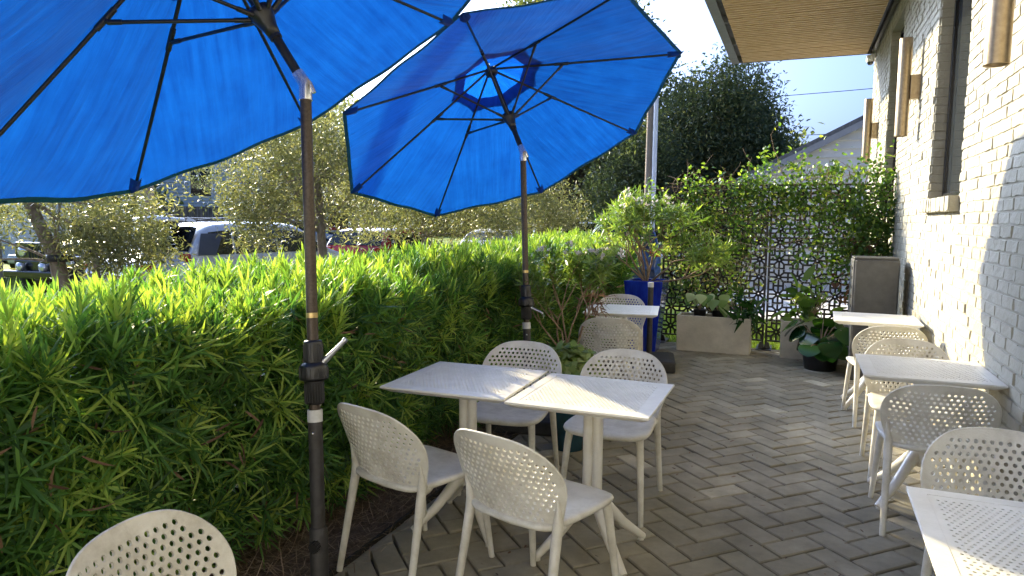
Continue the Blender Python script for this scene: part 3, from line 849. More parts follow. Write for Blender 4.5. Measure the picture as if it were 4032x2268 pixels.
V, F, idx = leaves(P, rdir(n) * [1, 1, .05], np.tile([0, 0, 1.], (n, 1)), rng.uniform(.006, .02, n), rng.uniform(.003, .007, n), OVAL)
tag(np_mesh('table_specks', V, F, M['dryvine'], attrs={'tint': rng.uniform(0, .3, n)[idx]}), 'dark seed specks lying on the white table tops', 'debris', kind='stuff')

# ------------------------------------------------------------------ umbrellas
RR, HC, LL = 1.358, .544, .257
def umb_frame(tx, ty, phi):
    ax = Vector((math.tan(tx), math.tan(ty), 1)).normalized()
    e1 = (Vector((1, 0, 0)) - ax * ax.x).normalized(); e2 = ax.cross(e1)
    a1 = e1 * math.cos(phi) + e2 * math.sin(phi); a2 = ax.cross(a1)
    m_ = Matrix((a1, a2, ax)).transposed().to_4x4()
    return m_

def sq_of(sq, p):
    return sq[p % 8] if hasattr(sq, '__len__') else sq

def canopy_mesh(name, r0, r1, z_of, sag, hemw, parent, mat, Mx, nr=22, na=14, sq=1.0):
    """eight panels; rib direction keeps the radius, panels are drawn in between ribs like taut cloth"""
    V, F, UV = [], [], []
    bm = bmesh.new(); uvl = bm.loops.layers.uv.new('UVMap')
    grid = {}
    nA = 8 * na
    for i in range(nr + 1):
        t = i / nr; r_ = r0 + (r1 - r0) * t
        for j in range(nA):
            p = j // na; s = (j % na) / na
            a0, a1 = p * PI / 4, (p + 1) * PI / 4
            P0 = Vector((math.cos(a0), math.sin(a0), 0)) * r_; P1 = Vector((math.cos(a1), math.sin(a1), 0)) * r_
            q = P0.lerp(P1, s)
            bow = 4 * s * (1 - s)
            # scalloped hem: the free edge curves in towards the hub
            q *= 1 - sq_of(sq, p) * .045 * bow * t ** 4
            z = z_of(r_) - sag * bow * math.sin(PI * min(1, t * .95 + .05)) * r_ / r1
            z += .004 * bow * math.sin(r_ * 23 + p * 2.1) * math.sin(s * 9 + p) + .006 * bow * t * math.sin(s * 14 + 5 * p)
            grid[i, j] = bm.verts.new(Mx @ Vector((q.x, q.y, z)))
    for i in range(nr):
        for j in range(nA):
            j2 = (j + 1) % nA
            f = bm.faces.new((grid[i, j], grid[i + 1, j], grid[i + 1, j2], grid[i, j2])); f.smooth = True
            p = j // na
            for l, (ii, jj) in zip(f.loops, ((i, j % na), (i + 1, j % na), (i + 1, j % na + 1), (i, j % na + 1))):
                s = jj / na; t = ii / nr
                l[uvl].uv = ((s - .5) * (.25 + t) + p * 1.7, t * 1.4)
    me = bpy.data.meshes.new(name); bm.to_mesh(me); bm.free()
    o = link_mesh(name, me, mat, parent)
    # hem tape along the outer edge
    b = MB(); vs, fs = [], []
    for j in range(nA):
        a = grid_pos(Mx, r0 + (r1 - r0), j, na, z_of, sag, sq, r1, r0, 0); c = grid_pos(Mx, r1 - hemw, j, na, z_of, sag, sq, r1, r0, -.003)
        vs += [a, c]
    for j in range(nA):
        k = (j + 1) % nA; fs.append((2 * j, 2 * k, 2 * k + 1, 2 * j + 1))
    b.add(vs, fs, True); b.build('hem', M['hem'], o)
    return o

def grid_pos(Mx, r_, j, na, z_of, sag, sq, r1, r0, dz):
    t = (r_ - r0) / (r1 - r0); p = j // na; s = (j % na) / na
    a0, a1 = p * PI / 4, (p + 1) * PI / 4
    q = (Vector((math.cos(a0), math.sin(a0), 0)) * r_).lerp(Vector((math.cos(a1), math.sin(a1), 0)) * r_, s)
    bow = 4 * s * (1 - s); q *= 1 - sq_of(sq, p) * .045 * bow * t ** 4
    z = z_of(r_) - sag * bow * math.sin(PI * min(1, t * .95 + .05)) * r_ / r1
    z += .004 * bow * math.sin(r_ * 23 + p * 2.1) * math.sin(s * 9 + p) + .006 * bow * t * math.sin(s * 14 + 5 * p)
    return Mx @ Vector((q.x, q.y, z + dz))

def umbrella(J, tx, ty, phi, base, label, crank_dir, straps=None, sq=.02):
    J = Vector(J); base = Vector(base)
    o = empty('patio_umbrella', base, 0, label, 'umbrella', 'blue tilting patio umbrellas')
    O = base
    Mx = Matrix.Translation(J - O) @ umb_frame(tx, ty, phi)     # local z along the tilted axis, origin at the joint
    ax = (Mx.to_3x3() @ Vector((0, 0, 1)))
    pd = (J - base).normalized()
    def on(z): return (base + pd * ((z - base.z) / pd.z)) - O
    jb = on(J.z - .06)
    b = MB(); b.tube([on(.66), jb], .0225, 24); b.build('pole', M['bronze'], o)
    # tilt joint
    b = MB(); b.tube([jb, on(J.z - .05), J - O + Vector((0, 0, .005)), J - O + ax * .06], [.0262, .0262, .0262, .0245], 24)
    side = Vector((1, .2, 0)).normalized()
    b.tube([J - O + side * .018 + Vector((0, 0, .01)), J - O + side * .038 - Vector((0, 0, .03))], [.010, .008], 10); b.build('tilt_joint', M['chrome'], o)
    top = HC + LL
    b = MB(); b.tube([Mx @ Vector((0, 0, .03)), Mx @ Vector((0, 0, top - .02))], .019, 20)
    b.tube([Mx @ Vector((0, 0, .215)), Mx @ Vector((0, 0, .25))], .025, 20); b.build('upper_pole', M['blacksatin'], o)
    # crank housing, three ribbed drums
    hz = .905
    b = MB()
    q = (Vector((0, 0, 1))).rotation_difference(pd).to_matrix().to_4x4(); HM = Matrix.Translation(on(hz)) @ q
    b.lathe([(.024, -.128), (.037, -.124), (.038, -.040), (.040, -.034)], 30, M=HM); b.lathe([(.040, -.034), (.0555, -.028), (.057, -.022), (.056, .022), (.052, .030), (.038, .040)], 30, M=HM)
    b.lathe([(.038, .040), (.0385, .044), (.0375, .118), (.034, .126), (.0225, .128)], 30, M=HM)
    for k in range(22):
        a = 2 * PI * k / 22
        for z0, z1, rr in ((-.118, -.046, .0375), (.048, .112, .0375), (-.018, .018, .056)):
            b.tube([HM @ Vector((math.cos(a) * rr, math.sin(a) * rr, z0)), HM @ Vector((math.cos(a) * rr, math.sin(a) * rr, z1))], .0022, 6)
    ho = b.build('crank_housing', M['black'], o)
    cd = Vector(crank_dir); c0 = on(hz) + cd.normalized() * .05
    b = MB(); pe = c0 + Vector((crank_dir[0], crank_dir[1], 0)).normalized() * .085 + Vector((0, 0, .085 if crank_dir[2] > 0 else -.035))
    mid = c0.lerp(pe, .5)
    b.tube([c0 - cd.normalized() * .012, c0.lerp(pe, .1), mid, pe], [.013, .013, .010, .0085], 10)
    b.tube([pe, pe + Vector((0, 0, .001)) + cd.normalized() * .012], .011, 10); b.build('crank_handle', M['alu'], ho)
    b = MB(); zl = 1.13; b.tube([on(zl - .010), on(zl + .010)], .0232, 24, cap=False); b.build('label_plate', M['brass'], o)
    # hubs
    b = MB(); b.lathe([(.019, -.03), (.026, -.028), (.03, .0), (.045, .05), (.052, .062), (.052, .085), (.046, .092), (.02, .095)], 24, M=Mx @ Matrix.Translation((0, 0, .26)))
    rh = .325
    b.build('runner_hub', M['black'], o)
    b = MB(); b.lathe([(.02, -.045), (.042, -.04), (.05, -.03), (.05, .0), (.03, .02), (0, .03)], 24, M=Mx @ Matrix.Translation((0, 0, top - .03))); b.build('top_hub', M['black'], o)
    zc = lambda r_: top - (HC) * (r_ / RR) + .0
    ribs = []
    for k in range(8):
        a = k * PI / 4; e = Vector((math.cos(a), math.sin(a), 0))
        def rp(r_, off=-.018): return Mx @ (e * r_ + Vector((0, 0, zc(r_) + off)))
        rb = MB(); rb.tube([rp(.045), rp(RR * .5, -.019), rp(RR - .075, -.013)], [.0088, .0085, .0075], 10)
        ro = rb.build('rib', M['blacksatin'], o)
        s = MB(); rj = .52; h0 = Mx @ (e * .048 + Vector((0, 0, rh))); h1 = rp(rj, -.034)
        s.tube([h0, h0.lerp(h1, .12)], .0105, 10); s.tube([h0.lerp(h1, .12), h0.lerp(h1, .9)], .0078, 10); s.tube([h0.lerp(h1, .9), h1], .0105, 10)
        s.tube([rp(rj - .05, -.02), rp(rj + .05, -.02)], .0125, 10); s.tube([h1, rp(rj, -.016)], .0125, 8)
        s.build('strut', M['black'], ro)
    co = canopy_mesh('canopy', .255, RR, zc, .030, .028, o, M['canopy'], Mx, sq=sq)
    canopy_mesh('vent_cap', .012, .385, lambda r_: zc(r_) + .024 + .012 * (1 - r_ / .385), .012, .018, co, M['ventcloth'], Mx, nr=8, na=10, sq=1.5)
    # rib pockets
    for k in range(8):
        a = k * PI / 4; e = Vector((math.cos(a), math.sin(a), 0)); tn = Vector((-math.sin(a), math.cos(a), 0))
        b = MB(); pts = []
        for r_, wd, dz in ((RR - .105, .034, -.026), (RR - .04, .030, -.024), (RR - .004, .010, -.006)):
            c_ = e * r_ + Vector((0, 0, zc(r_)))
            pts.append([Mx @ (c_ - tn * wd + Vector((0, 0, -.005))), Mx @ (c_ - tn * wd * .5 + Vector((0, 0, dz))), Mx @ (c_ + tn * wd * .5 + Vector((0, 0, dz))), Mx @ (c_ + tn * wd + Vector((0, 0, -.005)))])
        vs = [p for q_ in pts for p in q_]; fs = [(i * 4 + j, i * 4 + j + 1, i * 4 + 5 + j, i * 4 + 4 + j) for i in range(2) for j in range(3)]
        b.add(vs, fs, True); b.build('rib_pocket', M['canopy'], co)
    if straps:
        for s_ in straps:
            p0 = Mx @ Vector(s_[0]); b = MB(); vs = []
            for i in range(7):
                t = i / 6; c_ = p0 + Vector((.012 * math.sin(t * 4 + s_[1]), 0, -s_[2] * t)); wv = Vector((.0125 * math.cos(t * 2.4 + s_[1]), .006, 0))
                vs += [c_ - wv, c_ + wv]
            b.add(vs, [(2 * i, 2 * i + 1, 2 * i + 3, 2 * i + 2) for i in range(6)], True); b.build('tie_strap', M['canopy'], co)
    return o, Mx

u1, MX1 = umbrella((-1.857, 2.338, 2.046), -.531, -.194, 3.019, (-1.69, 2.155, 0), 'large blue umbrella nearest the camera, cut off at the upper left', (.8, .5, 1), sq=[-1.25, -.5, -.3, -.3, -.3, -.3, -.3, -.6])
u2, MX2 = umbrella((-1.924, 4.911, 2.008), R(-27.9), R(15.8), R(54.8), (-1.776, 4.70, 0), 'whole blue umbrella in the middle, farther from the camera', (.9, .1, -1))

# umbrella stands
def stand(base, lean_to, z_top, label, block, sleeve_r=.0285, socket=True):
    base = Vector(base); o = empty('umbrella_stand', base, 0, label, 'umbrella stand', 'umbrella stands')
    d = (Vector(lean_to) - base); d = d / d.z if d.z else Vector((0, 0, 1))
    def on(z): return d * z
    b = MB(); b.tube([on(.05), on(z_top - .025)], sleeve_r, 24); sv = b.build('sleeve', M['darkpole'], o)
    b = MB(); b.tube([on(z_top - .025), on(z_top + .022)], sleeve_r + .0015, 24); b.build('collar', M['collar'], o)
    if socket:
        b = MB(); b.tube([on(.03), on(.285), on(.295)], [.036, .036, .031], 24); so_ = b.build('socket', M['darkpole'], o)
        b = MB(); k0 = on(.235) + Vector((.01, -.03, 0)); b.tube([k0, k0 + Vector((.006, -.028, 0))], [.02, .018], 12)
        for k in range(10):
            a = 2 * PI * k / 10; b.tube([k0 + Vector((math.cos(a) * .02, 0, math.sin(a) * .02)), k0 + Vector((.006 + math.cos(a) * .019, -.028, math.sin(a) * .019))], .004, 6)
        b.build('knob', M['black'], so_)
        b = MB(); k0 = on(z_top - .065) + Vector((0.008, -.0275, 0)); b.lathe([(.0, .004), (.005, .003), (.006, 0)], 10, M=Matrix.Translation(k0) @ Matrix.Rotation(PI / 2, 4, 'X')); b.build('screw', M['chrome'], o)
    b = MB(); w_, dd, hh, rz = block
    b.box((0, 0, hh * .45), (w_, dd, hh * .9), rz); b.box((0, 0, hh * .95), (w_ * .96, dd * .96, hh * .1), rz, taper=(.8, .8)); b.build('base_block', M['darkpole'], o, bevel=.02, seg=3)
    return o
stand((-1.69, 2.155, 0), (-1.788, 2.262, 1.2), .735, 'dark umbrella stand with a long tube, holding the near umbrella', (.24, .24, .04, .1))
stand((-1.776, 4.70, 0), (-1.866, 4.828, 1.2), .735, 'dark umbrella stand under the joined tables, holding the farther umbrella', (.46, .46, .12, .2))
stand((-1.37, 7.12, 0), (-1.372, 7.121, 1.2), .86, 'empty umbrella stand with a capped tube in front of the blue planter', (.52, .52, .13, .2), socket=False)

# ------------------------------------------------------------------ the hedge
def fbm(x, y, s=1.0, seed=0):
    r_ = np.random.default_rng(seed); v = 0
    for k in range(6):
        f = s * 1.7 ** k; a, b_ = r_.uniform(0, 6.28, 2); c_, d_ = r_.normal(size=2); q = math.hypot(c_, d_); c_, d_ = c_ / q, d_ / q
        v = v + np.sin((x * c_ + y * d_) * f * 2.2 + a) * np.cos((x * d_ - y * c_) * f * 1.6 + b_) / 1.5 ** k
    return v / 2.2

def hedge():
    o = empty('clipped_hedge', (-2.75, 4, 0), 0, 'long waist high hedge of narrow strap leaves along the patio', 'hedge')
    y0, y1 = -.6, 9.6; xf, xb = -2.12, -3.30
    def top(x, y): return 1.068 + .013 * y + .075 * fbm(x, y, 1.5, 3)
    def front(y, z): return xf + .10 * fbm(y, z * 1.3, 1.6, 5) - .10 * np.maximum(z - .95, 0) * 1.5 + .03
    parts = []
    # face towards the patio
    nF = 2250; y = rng.uniform(y0, y1, nF) ; z = rng.uniform(.06, 1.08, nF)
    dep = np.abs(rng.normal(0, .07, nF)) * (rng.random(nF) < .9)
    x = front(y, z) - dep
    A = np.stack([np.full(nF, .75), rng.normal(0, .45, nF), rng.normal(.45, .4, nF)], 1)
    P = np.stack([x - .05, y, z], 1)
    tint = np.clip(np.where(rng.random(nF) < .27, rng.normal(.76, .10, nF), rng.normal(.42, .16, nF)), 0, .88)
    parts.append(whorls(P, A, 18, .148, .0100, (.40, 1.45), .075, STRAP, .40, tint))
    # top
    nT = 3900; x = rng.uniform(xb, xf + .05, nT); y = rng.uniform(y0, y1, nT)
    zz = top(x, y) - np.abs(rng.normal(0, .05, nT)) - np.maximum(x - (xf - .12), 0) * .5
    A = np.stack([rng.normal(.08, .3, nT), rng.normal(0, .3, nT), np.ones(nT)], 1)
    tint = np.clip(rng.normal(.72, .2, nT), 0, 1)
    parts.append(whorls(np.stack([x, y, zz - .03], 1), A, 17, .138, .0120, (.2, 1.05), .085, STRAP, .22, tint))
    # long young shoots standing out of the clipped top
    nS = 330; x = rng.uniform(xb + .2, xf, nS); y = rng.uniform(y0, y1, nS)
    A = np.stack([rng.normal(0, .18, nS), rng.normal(0, .18, nS), np.ones(nS)], 1)
    parts.append(whorls(np.stack([x, y, top(x, y) - .02], 1), A, 20, .125, .0115, (.15, .85), .13, STRAP, .15, np.clip(rng.normal(.85, .1, nS), 0, 1)))
    # inside and the back
    nI = 6500; x = rng.uniform(xb, xf - .14, nI); y = rng.uniform(y0, y1, nI); z = rng.uniform(.02, .98, nI)
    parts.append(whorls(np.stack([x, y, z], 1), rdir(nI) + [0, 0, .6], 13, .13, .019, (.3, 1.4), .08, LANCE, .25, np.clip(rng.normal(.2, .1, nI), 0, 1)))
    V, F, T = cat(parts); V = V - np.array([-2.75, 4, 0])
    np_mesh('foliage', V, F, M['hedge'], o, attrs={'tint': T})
    n = 420; y = rng.uniform(y0, y1, n); z = rng.uniform(.1, 1.1, n)
    P = np.stack([front(y, z) + rng.normal(.0, .05, n), y, z], 1) - [-2.75, 4, 0]
    V, F, idx = leaves(P, rdir(n) + [.2, 0, -.5], rdir(n), rng.uniform(.05, .11, n), rng.uniform(.008, .013, n), STRAP, .4)
    np_mesh('dead_leaves', V, F, M['dryvine'], o, attrs={'tint': rng.uniform(.2, 1, n)[idx]})
    b = MB()
    for k in range(150):
        x = random.uniform(-3.2, -2.3); y = random.uniform(y0, y1); h = random.uniform(.6, .95)
        p = Vector((x + 2.75, y - 4, -.01)); pts = [p]; d = Vector((random.uniform(-.05, .28), random.uniform(-.2, .2), 1))
        for i in range(4):
            p = p + d * h / 4; d = d + Vector((random.uniform(-.15, .15), random.uniform(-.15, .15), 0)); pts.append(p.copy())
        b.tube(pts, [.011, .010, .008, .006, .004], 6)
    b.build('stem', M['redbark'], o)
hedge()

# ------------------------------------------------------------------ plants in pots
def branchy(b, root, dirs, length, rad, depth, tips, spread=.5, split=3, seg=4, up=.12, n=6):
    for d in dirs:
        p = Vector(root); dd = Vector(d).normalized(); pts = [p.copy()]; L_ = length * random.uniform(.75, 1.2)
        for i in range(seg):
            dd = (dd + Vector((random.gauss(0, .14), random.gauss(0, .14), random.gauss(0, .10) + up))).normalized(); p = p + dd * (L_ / seg); pts.append(p.copy())
        b.tube(pts, [rad * (1 - .38 * i / seg) for i in range(seg + 1)], n)
        tips.append((p.copy(), dd.copy(), depth))
        if depth > 0:
            nd = []
            for k in range(random.randint(2, split)):
                nd.append((dd + Vector((random.gauss(0, spread), random.gauss(0, spread), random.gauss(.05, spread * .6)))).normalized())
            branchy(b, p, nd, length * .68, rad * .60, depth - 1, tips, spread, split, seg, up, n)

def square_pot(o, mat, top_w, bot_w, h, rim=.035):
    b = MB(); vs, fs = [], []
    rings = [(bot_w / 2, 0), (top_w / 2, h), (top_w / 2 - .004, h + .004), (top_w / 2 - rim, h + .004), (top_w / 2 - rim - .004, h - .002), (top_w / 2 - rim - .006, h - .06)]
    for r_, z in rings: vs += [(r_, r_, z), (-r_, r_, z), (-r_, -r_, z), (r_, -r_, z)]
    for i in range(len(rings) - 1):
        for k in range(4): fs.append((i * 4 + k, i * 4 + (k + 1) % 4, (i + 1) * 4 + (k + 1) % 4, (i + 1) * 4 + k))
    fs.append((3, 2, 1, 0)); b.add(vs, fs); p = b.build('pot', mat, o, bevel=.012, seg=3)
    r_ = top_w / 2 - rim - .008
    s = MB(); s.add([(r_, r_, h - .05), (-r_, r_, h - .05), (-r_, -r_, h - .05), (r_, -r_, h - .05)], [(0, 1, 2, 3)]); s.build('soil', M['soil'], o)

def oleander(o, root, dirs, length, rad, depth, nl, L0, flowers, tint_m=.5, spread=.45, leafd=1, extra=3, up=.12):
    b = MB(); tips = []
    branchy(b, root, dirs, length, rad, depth, tips, spread, 3, up=up)
    b.build('stem', M['twig'], o)
    P, A = [], []
    for p, d, dp in tips:
        if dp <= leafd:
            for k in range(extra):
                P.append(p - d * (.07 * k)); A.append(d + Vector((random.gauss(0, .3), random.gauss(0, .3), random.gauss(.1, .2))))
    P = np.array([tuple(p) for p in P]); A = np.array([tuple(a) for a in A])
    V, F, T = whorls(P, A, nl, L0, .019, (.25, 1.25), .09, LANCE, .3, np.clip(rng.normal(tint_m, .18, len(P)), 0, 1))
    np_mesh('foliage', V, F, M['oleander'], o, attrs={'tint': T})
    ends = [(p, d) for p, d, dp in tips if dp == 0]
    random.shuffle(ends)
    fp, fa = [], []
    for p, d in sorted(ends[:flowers * 3], key=lambda e: -e[0].z)[:flowers]:
        for k in range(4): fp.append(tuple(p + d * .07 + Vector((random.gauss(0, .025), random.gauss(0, .025), random.gauss(.01, .02))))); fa.append(tuple(d + Vector((random.gauss(0, .6), random.gauss(0, .6), .2))))
    if fp:
        for k in range(0, len(fp), 4):
            V, F, T = whorls(np.array(fp[k:k + 4]), np.array(fa[k:k + 4]), 5, .032, .022, (.9, 1.2), .004, OVAL, -.2)
            np_mesh('flower_cluster', V, F, M['petal'], o, attrs={'tint': T})

o = empty('oleander_planter', (-1.60, 8.06, 0), 0, 'tall tapered cobalt blue planter with a white flowering oleander', 'planter')
square_pot(o, M['bluepot'], .44, .28, .825)
random.seed(21)
oleander(o, (0, 0, .78), [(-.75, -.1, 1), (-.25, -.2, 1.2), (.1, .2, 1.3), (.75, -.1, .55), (-.95, .3, .8), (.35, -.45, 1.0), (-.35, .1, 1.3), (.9, -.25, .35), (-.6, -.3, 1.2)], .40, .015, 3, 8, .14, 24, .58, .66, 1, 2, up=.05)

o = empty('oleander_planter', (-1.62, 5.15, 0), 0, 'sparse leggy oleander with bare stems beside the farther umbrella pole', 'planter', )
square_pot(o, M['tealpot'], .34, .26, .36, .03)
random.seed(5)
oleander(o, (0, 0, .33), [(-.35, -.2, 1), (.22, .0, 1.1), (.05, .3, 1.2), (-.1, .1, 1.3), (-.3, .35, .95), (-.5, .2, .9)], .42, .0105, 2, 11, .105, 9, .55, .36, 0, 4, up=.10)
n = 70
P = np.stack([rng.normal(.16, .06, n), rng.normal(.22, .08, n), rng.normal(.88, .08, n)], 1)
V, F, idx = leaves(P, rdir(n) + [0, 0, -.5], rdir(n), rng.uniform(.06, .11, n), np.full(n, .016), LANCE, .5)
np_mesh('dry_leaves', V, F, M['dryvine'], o, attrs={'tint': rng.uniform(.3, 1, n)[idx]})

o = empty('potted_plant', (-1.36, 4.35, 0), 0, 'bushy lime green plant in a teal pot between the chairs', 'potted plant')
b = MB(); b.lathe([(.0, 0), (.10, 0), (.135, .36), (.145, .40), (.13, .40), (.12, .36), (0, .36)], 28); b.build('pot', M['tealpot'], o)
n = 340; d = rdir(n); d[:, 2] = np.abs(d[:, 2]); P = d * rng.uniform(.4, 1.0, (n, 1)) * [.21, .21, .24] + [0, 0, .44]
V, F, T = whorls(P, d + [0, 0, .4], 7, .085, .050, (.6, 1.4), .02, [(0, .2), (.25, .8), (.4, 1.0), (.5, .8), (.65, .95), (.8, .5), (1, .05)], .5, np.clip(rng.normal(.55, .22, n), 0, 1))
np_mesh('foliage', V, F, M['coleus'], o, attrs={'tint': T})

def trough(x0, x1, y0, h, label):
    o = empty('concrete_trough', ((x0 + x1) / 2, y0 + .16, 0), 0, label, 'planter', 'concrete trough planters')
    w_, d_, t = x1 - x0, .32, .028
    b = MB(); vs, fs = [], []
    for (a, c_, z) in ((w_ / 2 - .006, d_ / 2 - .004, .0), (w_ / 2, d_ / 2, h), (w_ / 2 - t, d_ / 2 - t, h), (w_ / 2 - t - .002, d_ / 2 - t - .002, h - .09)):
        vs += [(a, c_, z), (-a, c_, z), (-a, -c_, z), (a, -c_, z)]
    for i in range(3):
        for k in range(4): fs.append((i * 4 + k, i * 4 + (k + 1) % 4, i * 4 + 4 + (k + 1) % 4, i * 4 + 4 + k))
    b.add(vs, fs); b.build('trough_body', M['concrete'], o, bevel=.006)
    a, c_ = w_ / 2 - t - .003, d_ / 2 - t - .003
    s = MB(); s.add([(a, c_, h - .05), (-a, c_, h - .05), (-a, -c_, h - .05), (a, -c_, h - .05)], [(0, 1, 2, 3)]); s.build('soil', M['soil'], o)
    return o
t1 = trough(-1.272, -.445, 8.225, .415, 'long concrete trough planter left of the screen joint, holding two black pots')
t2 = trough(-.135, .60, 8.235, .415, 'concrete trough planter partly hidden by big glossy leaves')

def leaf_cards(cen, n, ext, L0, W0, mat, name, parent, tint=(.5, .2), upb=.4, prof=OVAL, droop=.3, lvar=.35):
    P = rng.normal(size=(n, 3)) * .45 * np.array(ext) + np.array(cen)
    V, F, idx = leaves(P, rdir(n) + [0, 0, upb], rdir(n) + [0, 0, .5], L0 * rng.uniform(1 - lvar, 1 + lvar, n), W0 * rng.uniform(1 - lvar, 1 + lvar, n), prof, rng.uniform(0, 2 * droop, n), )
    return np_mesh(name, V, F, mat, parent, attrs={'tint': np.clip(rng.normal(tint[0], tint[1], n), 0, 1)[idx]})

HEART = [(0, .25), (.12, .85), (.3, 1.0), (.55, .8), (.8, .38), (1, .03)]
for i, (x, zt, nst, lab, matk) in enumerate([(-1.03, .80, 6, 'black pot with white veined heart leaves in the trough', 'caladium'), (-.82, .72, 7, 'black pot with small heart leaves, right one in the trough', 'caladium')]):
    o = empty('potted_plant', (x, 8.39, .36), 0, lab, 'potted plant', 'black nursery pots in the trough')
    b = MB(); b.lathe([(0, 0), (.062, 0), (.075, .115), (.08, .12), (.07, .12), (.066, .10), (0, .10)], 20); b.build('pot', M['black'], o)
    b = MB(); P, D = [], []
    for k in range(nst):
        a = random.uniform(0, 6.28); l_ = random.uniform(.5, 1) * (zt - .42); e = Vector((math.cos(a) * .35, math.sin(a) * .35 - .25, 1)).normalized()
        q = [Vector((0, 0, .09)) + e * l_ * t - Vector((0, 0, .05 * t * t)) for t in (0, .35, .7, 1)]
        b.tube(q, [.004, .0035, .003, .0025], 6); P.append(tuple(q[-1])); D.append((e.x, e.y - .4, -.5))
    b.build('stem', M['twig'], o)
    n = len(P); V, F, idx = leaves(np.array(P), np.array(D), np.tile([0, -.6, .8], (n, 1)) + rdir(n) * .25, rng.uniform(.12, .18, n), rng.uniform(.09, .14, n), HEART, .3)
    np_mesh('foliage', V, F, M[matk], o, attrs={'tint': rng.uniform(.2, 1, n)[idx]})
def leafy(name, loc, label, n, ext, L0, W0, mat, tint, stems=7, h=.3, cat='plant', upb=.2, prof=LANCE, cen=None, droop=.6):
    o = empty(name, loc, 0, label, cat)
    b = MB()
    for k in range(stems):
        a = random.uniform(0, 6.28); e = Vector((math.cos(a) * ext[0] * 1.2, math.sin(a) * ext[1] * 1.2, h * random.uniform(.7, 1.3)))
        b.tube([(0, 0, -.04), tuple(e * .5 + Vector((0, 0, .03))), tuple(e)], [.006, .005, .003], 6)
    b.build('stem', M['twig'], o)
    leaf_cards(cen or (0, 0, h * .7), n, ext, L0, W0, M[mat], 'foliage', o, tint, upb, prof, droop)
    return o
leafy('leafy_plant', (-.55, 8.33, .37), 'dark green plant drooping over the right end of the trough', 60, (.17, .12, .17), .19, .05, 'bigleaf', (.6, .25), 9, .22, upb=-.1, cen=(.02, -.03, .14))
leafy('leafy_plant', (.10, 8.36, .37), 'light green broad leaved plant in the half hidden trough', 46, (.24, .12, .28), .15, .085, 'vine', (.6, .25), 8, .36, prof=OVAL)

# big glossy round leaves in a dark pot
o = empty('potted_plant', (.27, 7.78, 0), 0, 'dark pot of big glossy round leaves on the paving beside the cabinet', 'potted plant')
b = MB(); b.lathe([(0, 0), (.15, 0), (.19, .24), (.195, .27), (.175, .27), (.165, .23), (0, .23)], 28); b.build('pot', M['black'], o)
n = 34; b = MB(); P, D, U = [], [], []
for k in range(n):
    a = random.uniform(0, 6.28); l_ = random.uniform(.16, .40); el_ = random.uniform(.15, 1.25)
    e = Vector((math.cos(a) * math.cos(el_), math.sin(a) * math.cos(el_), math.sin(el_))); q = [Vector((0, 0, .22)) + e * l_ * t + Vector((0, 0, .08 * t - .12 * t * t)) for t in (0, .4, .8, 1)]
    b.tube(q, [.006, .005, .004, .003], 6); P.append(tuple(q[-1] - Vector((e.x, e.y, 0)) * .05)); D.append((e.x, e.y, -.25)); U.append((-.1 * e.x, -.1 * e.y - .35, 1))
b.build('stem', M['twig'], o)
ROUND = [(0, .35), (.08, .75), (.25, 1.0), (.5, 1.02), (.75, .85), (.92, .5), (1, .1)]
V, F, idx = leaves(np.array(P), np.array(D), np.array(U) + rdir(n) * .3, rng.uniform(.16, .25, n), rng.uniform(.17, .25, n), ROUND, .35, fold=.06)
np_mesh('foliage', V, F, M['bigleaf'], o, attrs={'tint': rng.uniform(0, 1, n)[idx]})

# ------------------------------------------------------------------ cabinet
o = empty('storage_cabinet', (.69, 7.49, 0), 0, 'dark grey plastic cabinet with square upper door against the white wall', 'cabinet')
b = MB(); b.box((0, .02, .30), (.365, .36, .60)); b.build('lower_body', M['cabinet'], o, bevel=.012)
b = MB(); b.box((0, -.170, .465), (.345, .02, .30)); b.box((.0, -.183, .43), (.27, .012, .17)); b.build('drawer', M['cabinet'], o, bevel=.008)
b = MB(); b.box((0, .0, .893), (.39, .40, .545)); b.build('upper_body', M['cabinet'], o, bevel=.015, seg=3)
d_ = MB(); d_.box((.005, -.208, .91), (.365, .022, .50)); dr = d_.build('door', M['cabinet'], o, bevel=.014, seg=3)
b = MB(); b.box((0, -.2065, .628), (.14, .022, .022)); b.build('handle', M['black'], dr, bevel=.006)
b = MB(); b.box((0, 0, 1.174), (.375, .385, .022)); b.build('lid', M['cabinet'], o, bevel=.008)
b = MB()
for k in range(5): b.box((-.196, -.05 + .0 * k, .72 + k * .09), (.010, .22, .03))
b.build('side_vent', M['black'], o, bevel=.004)

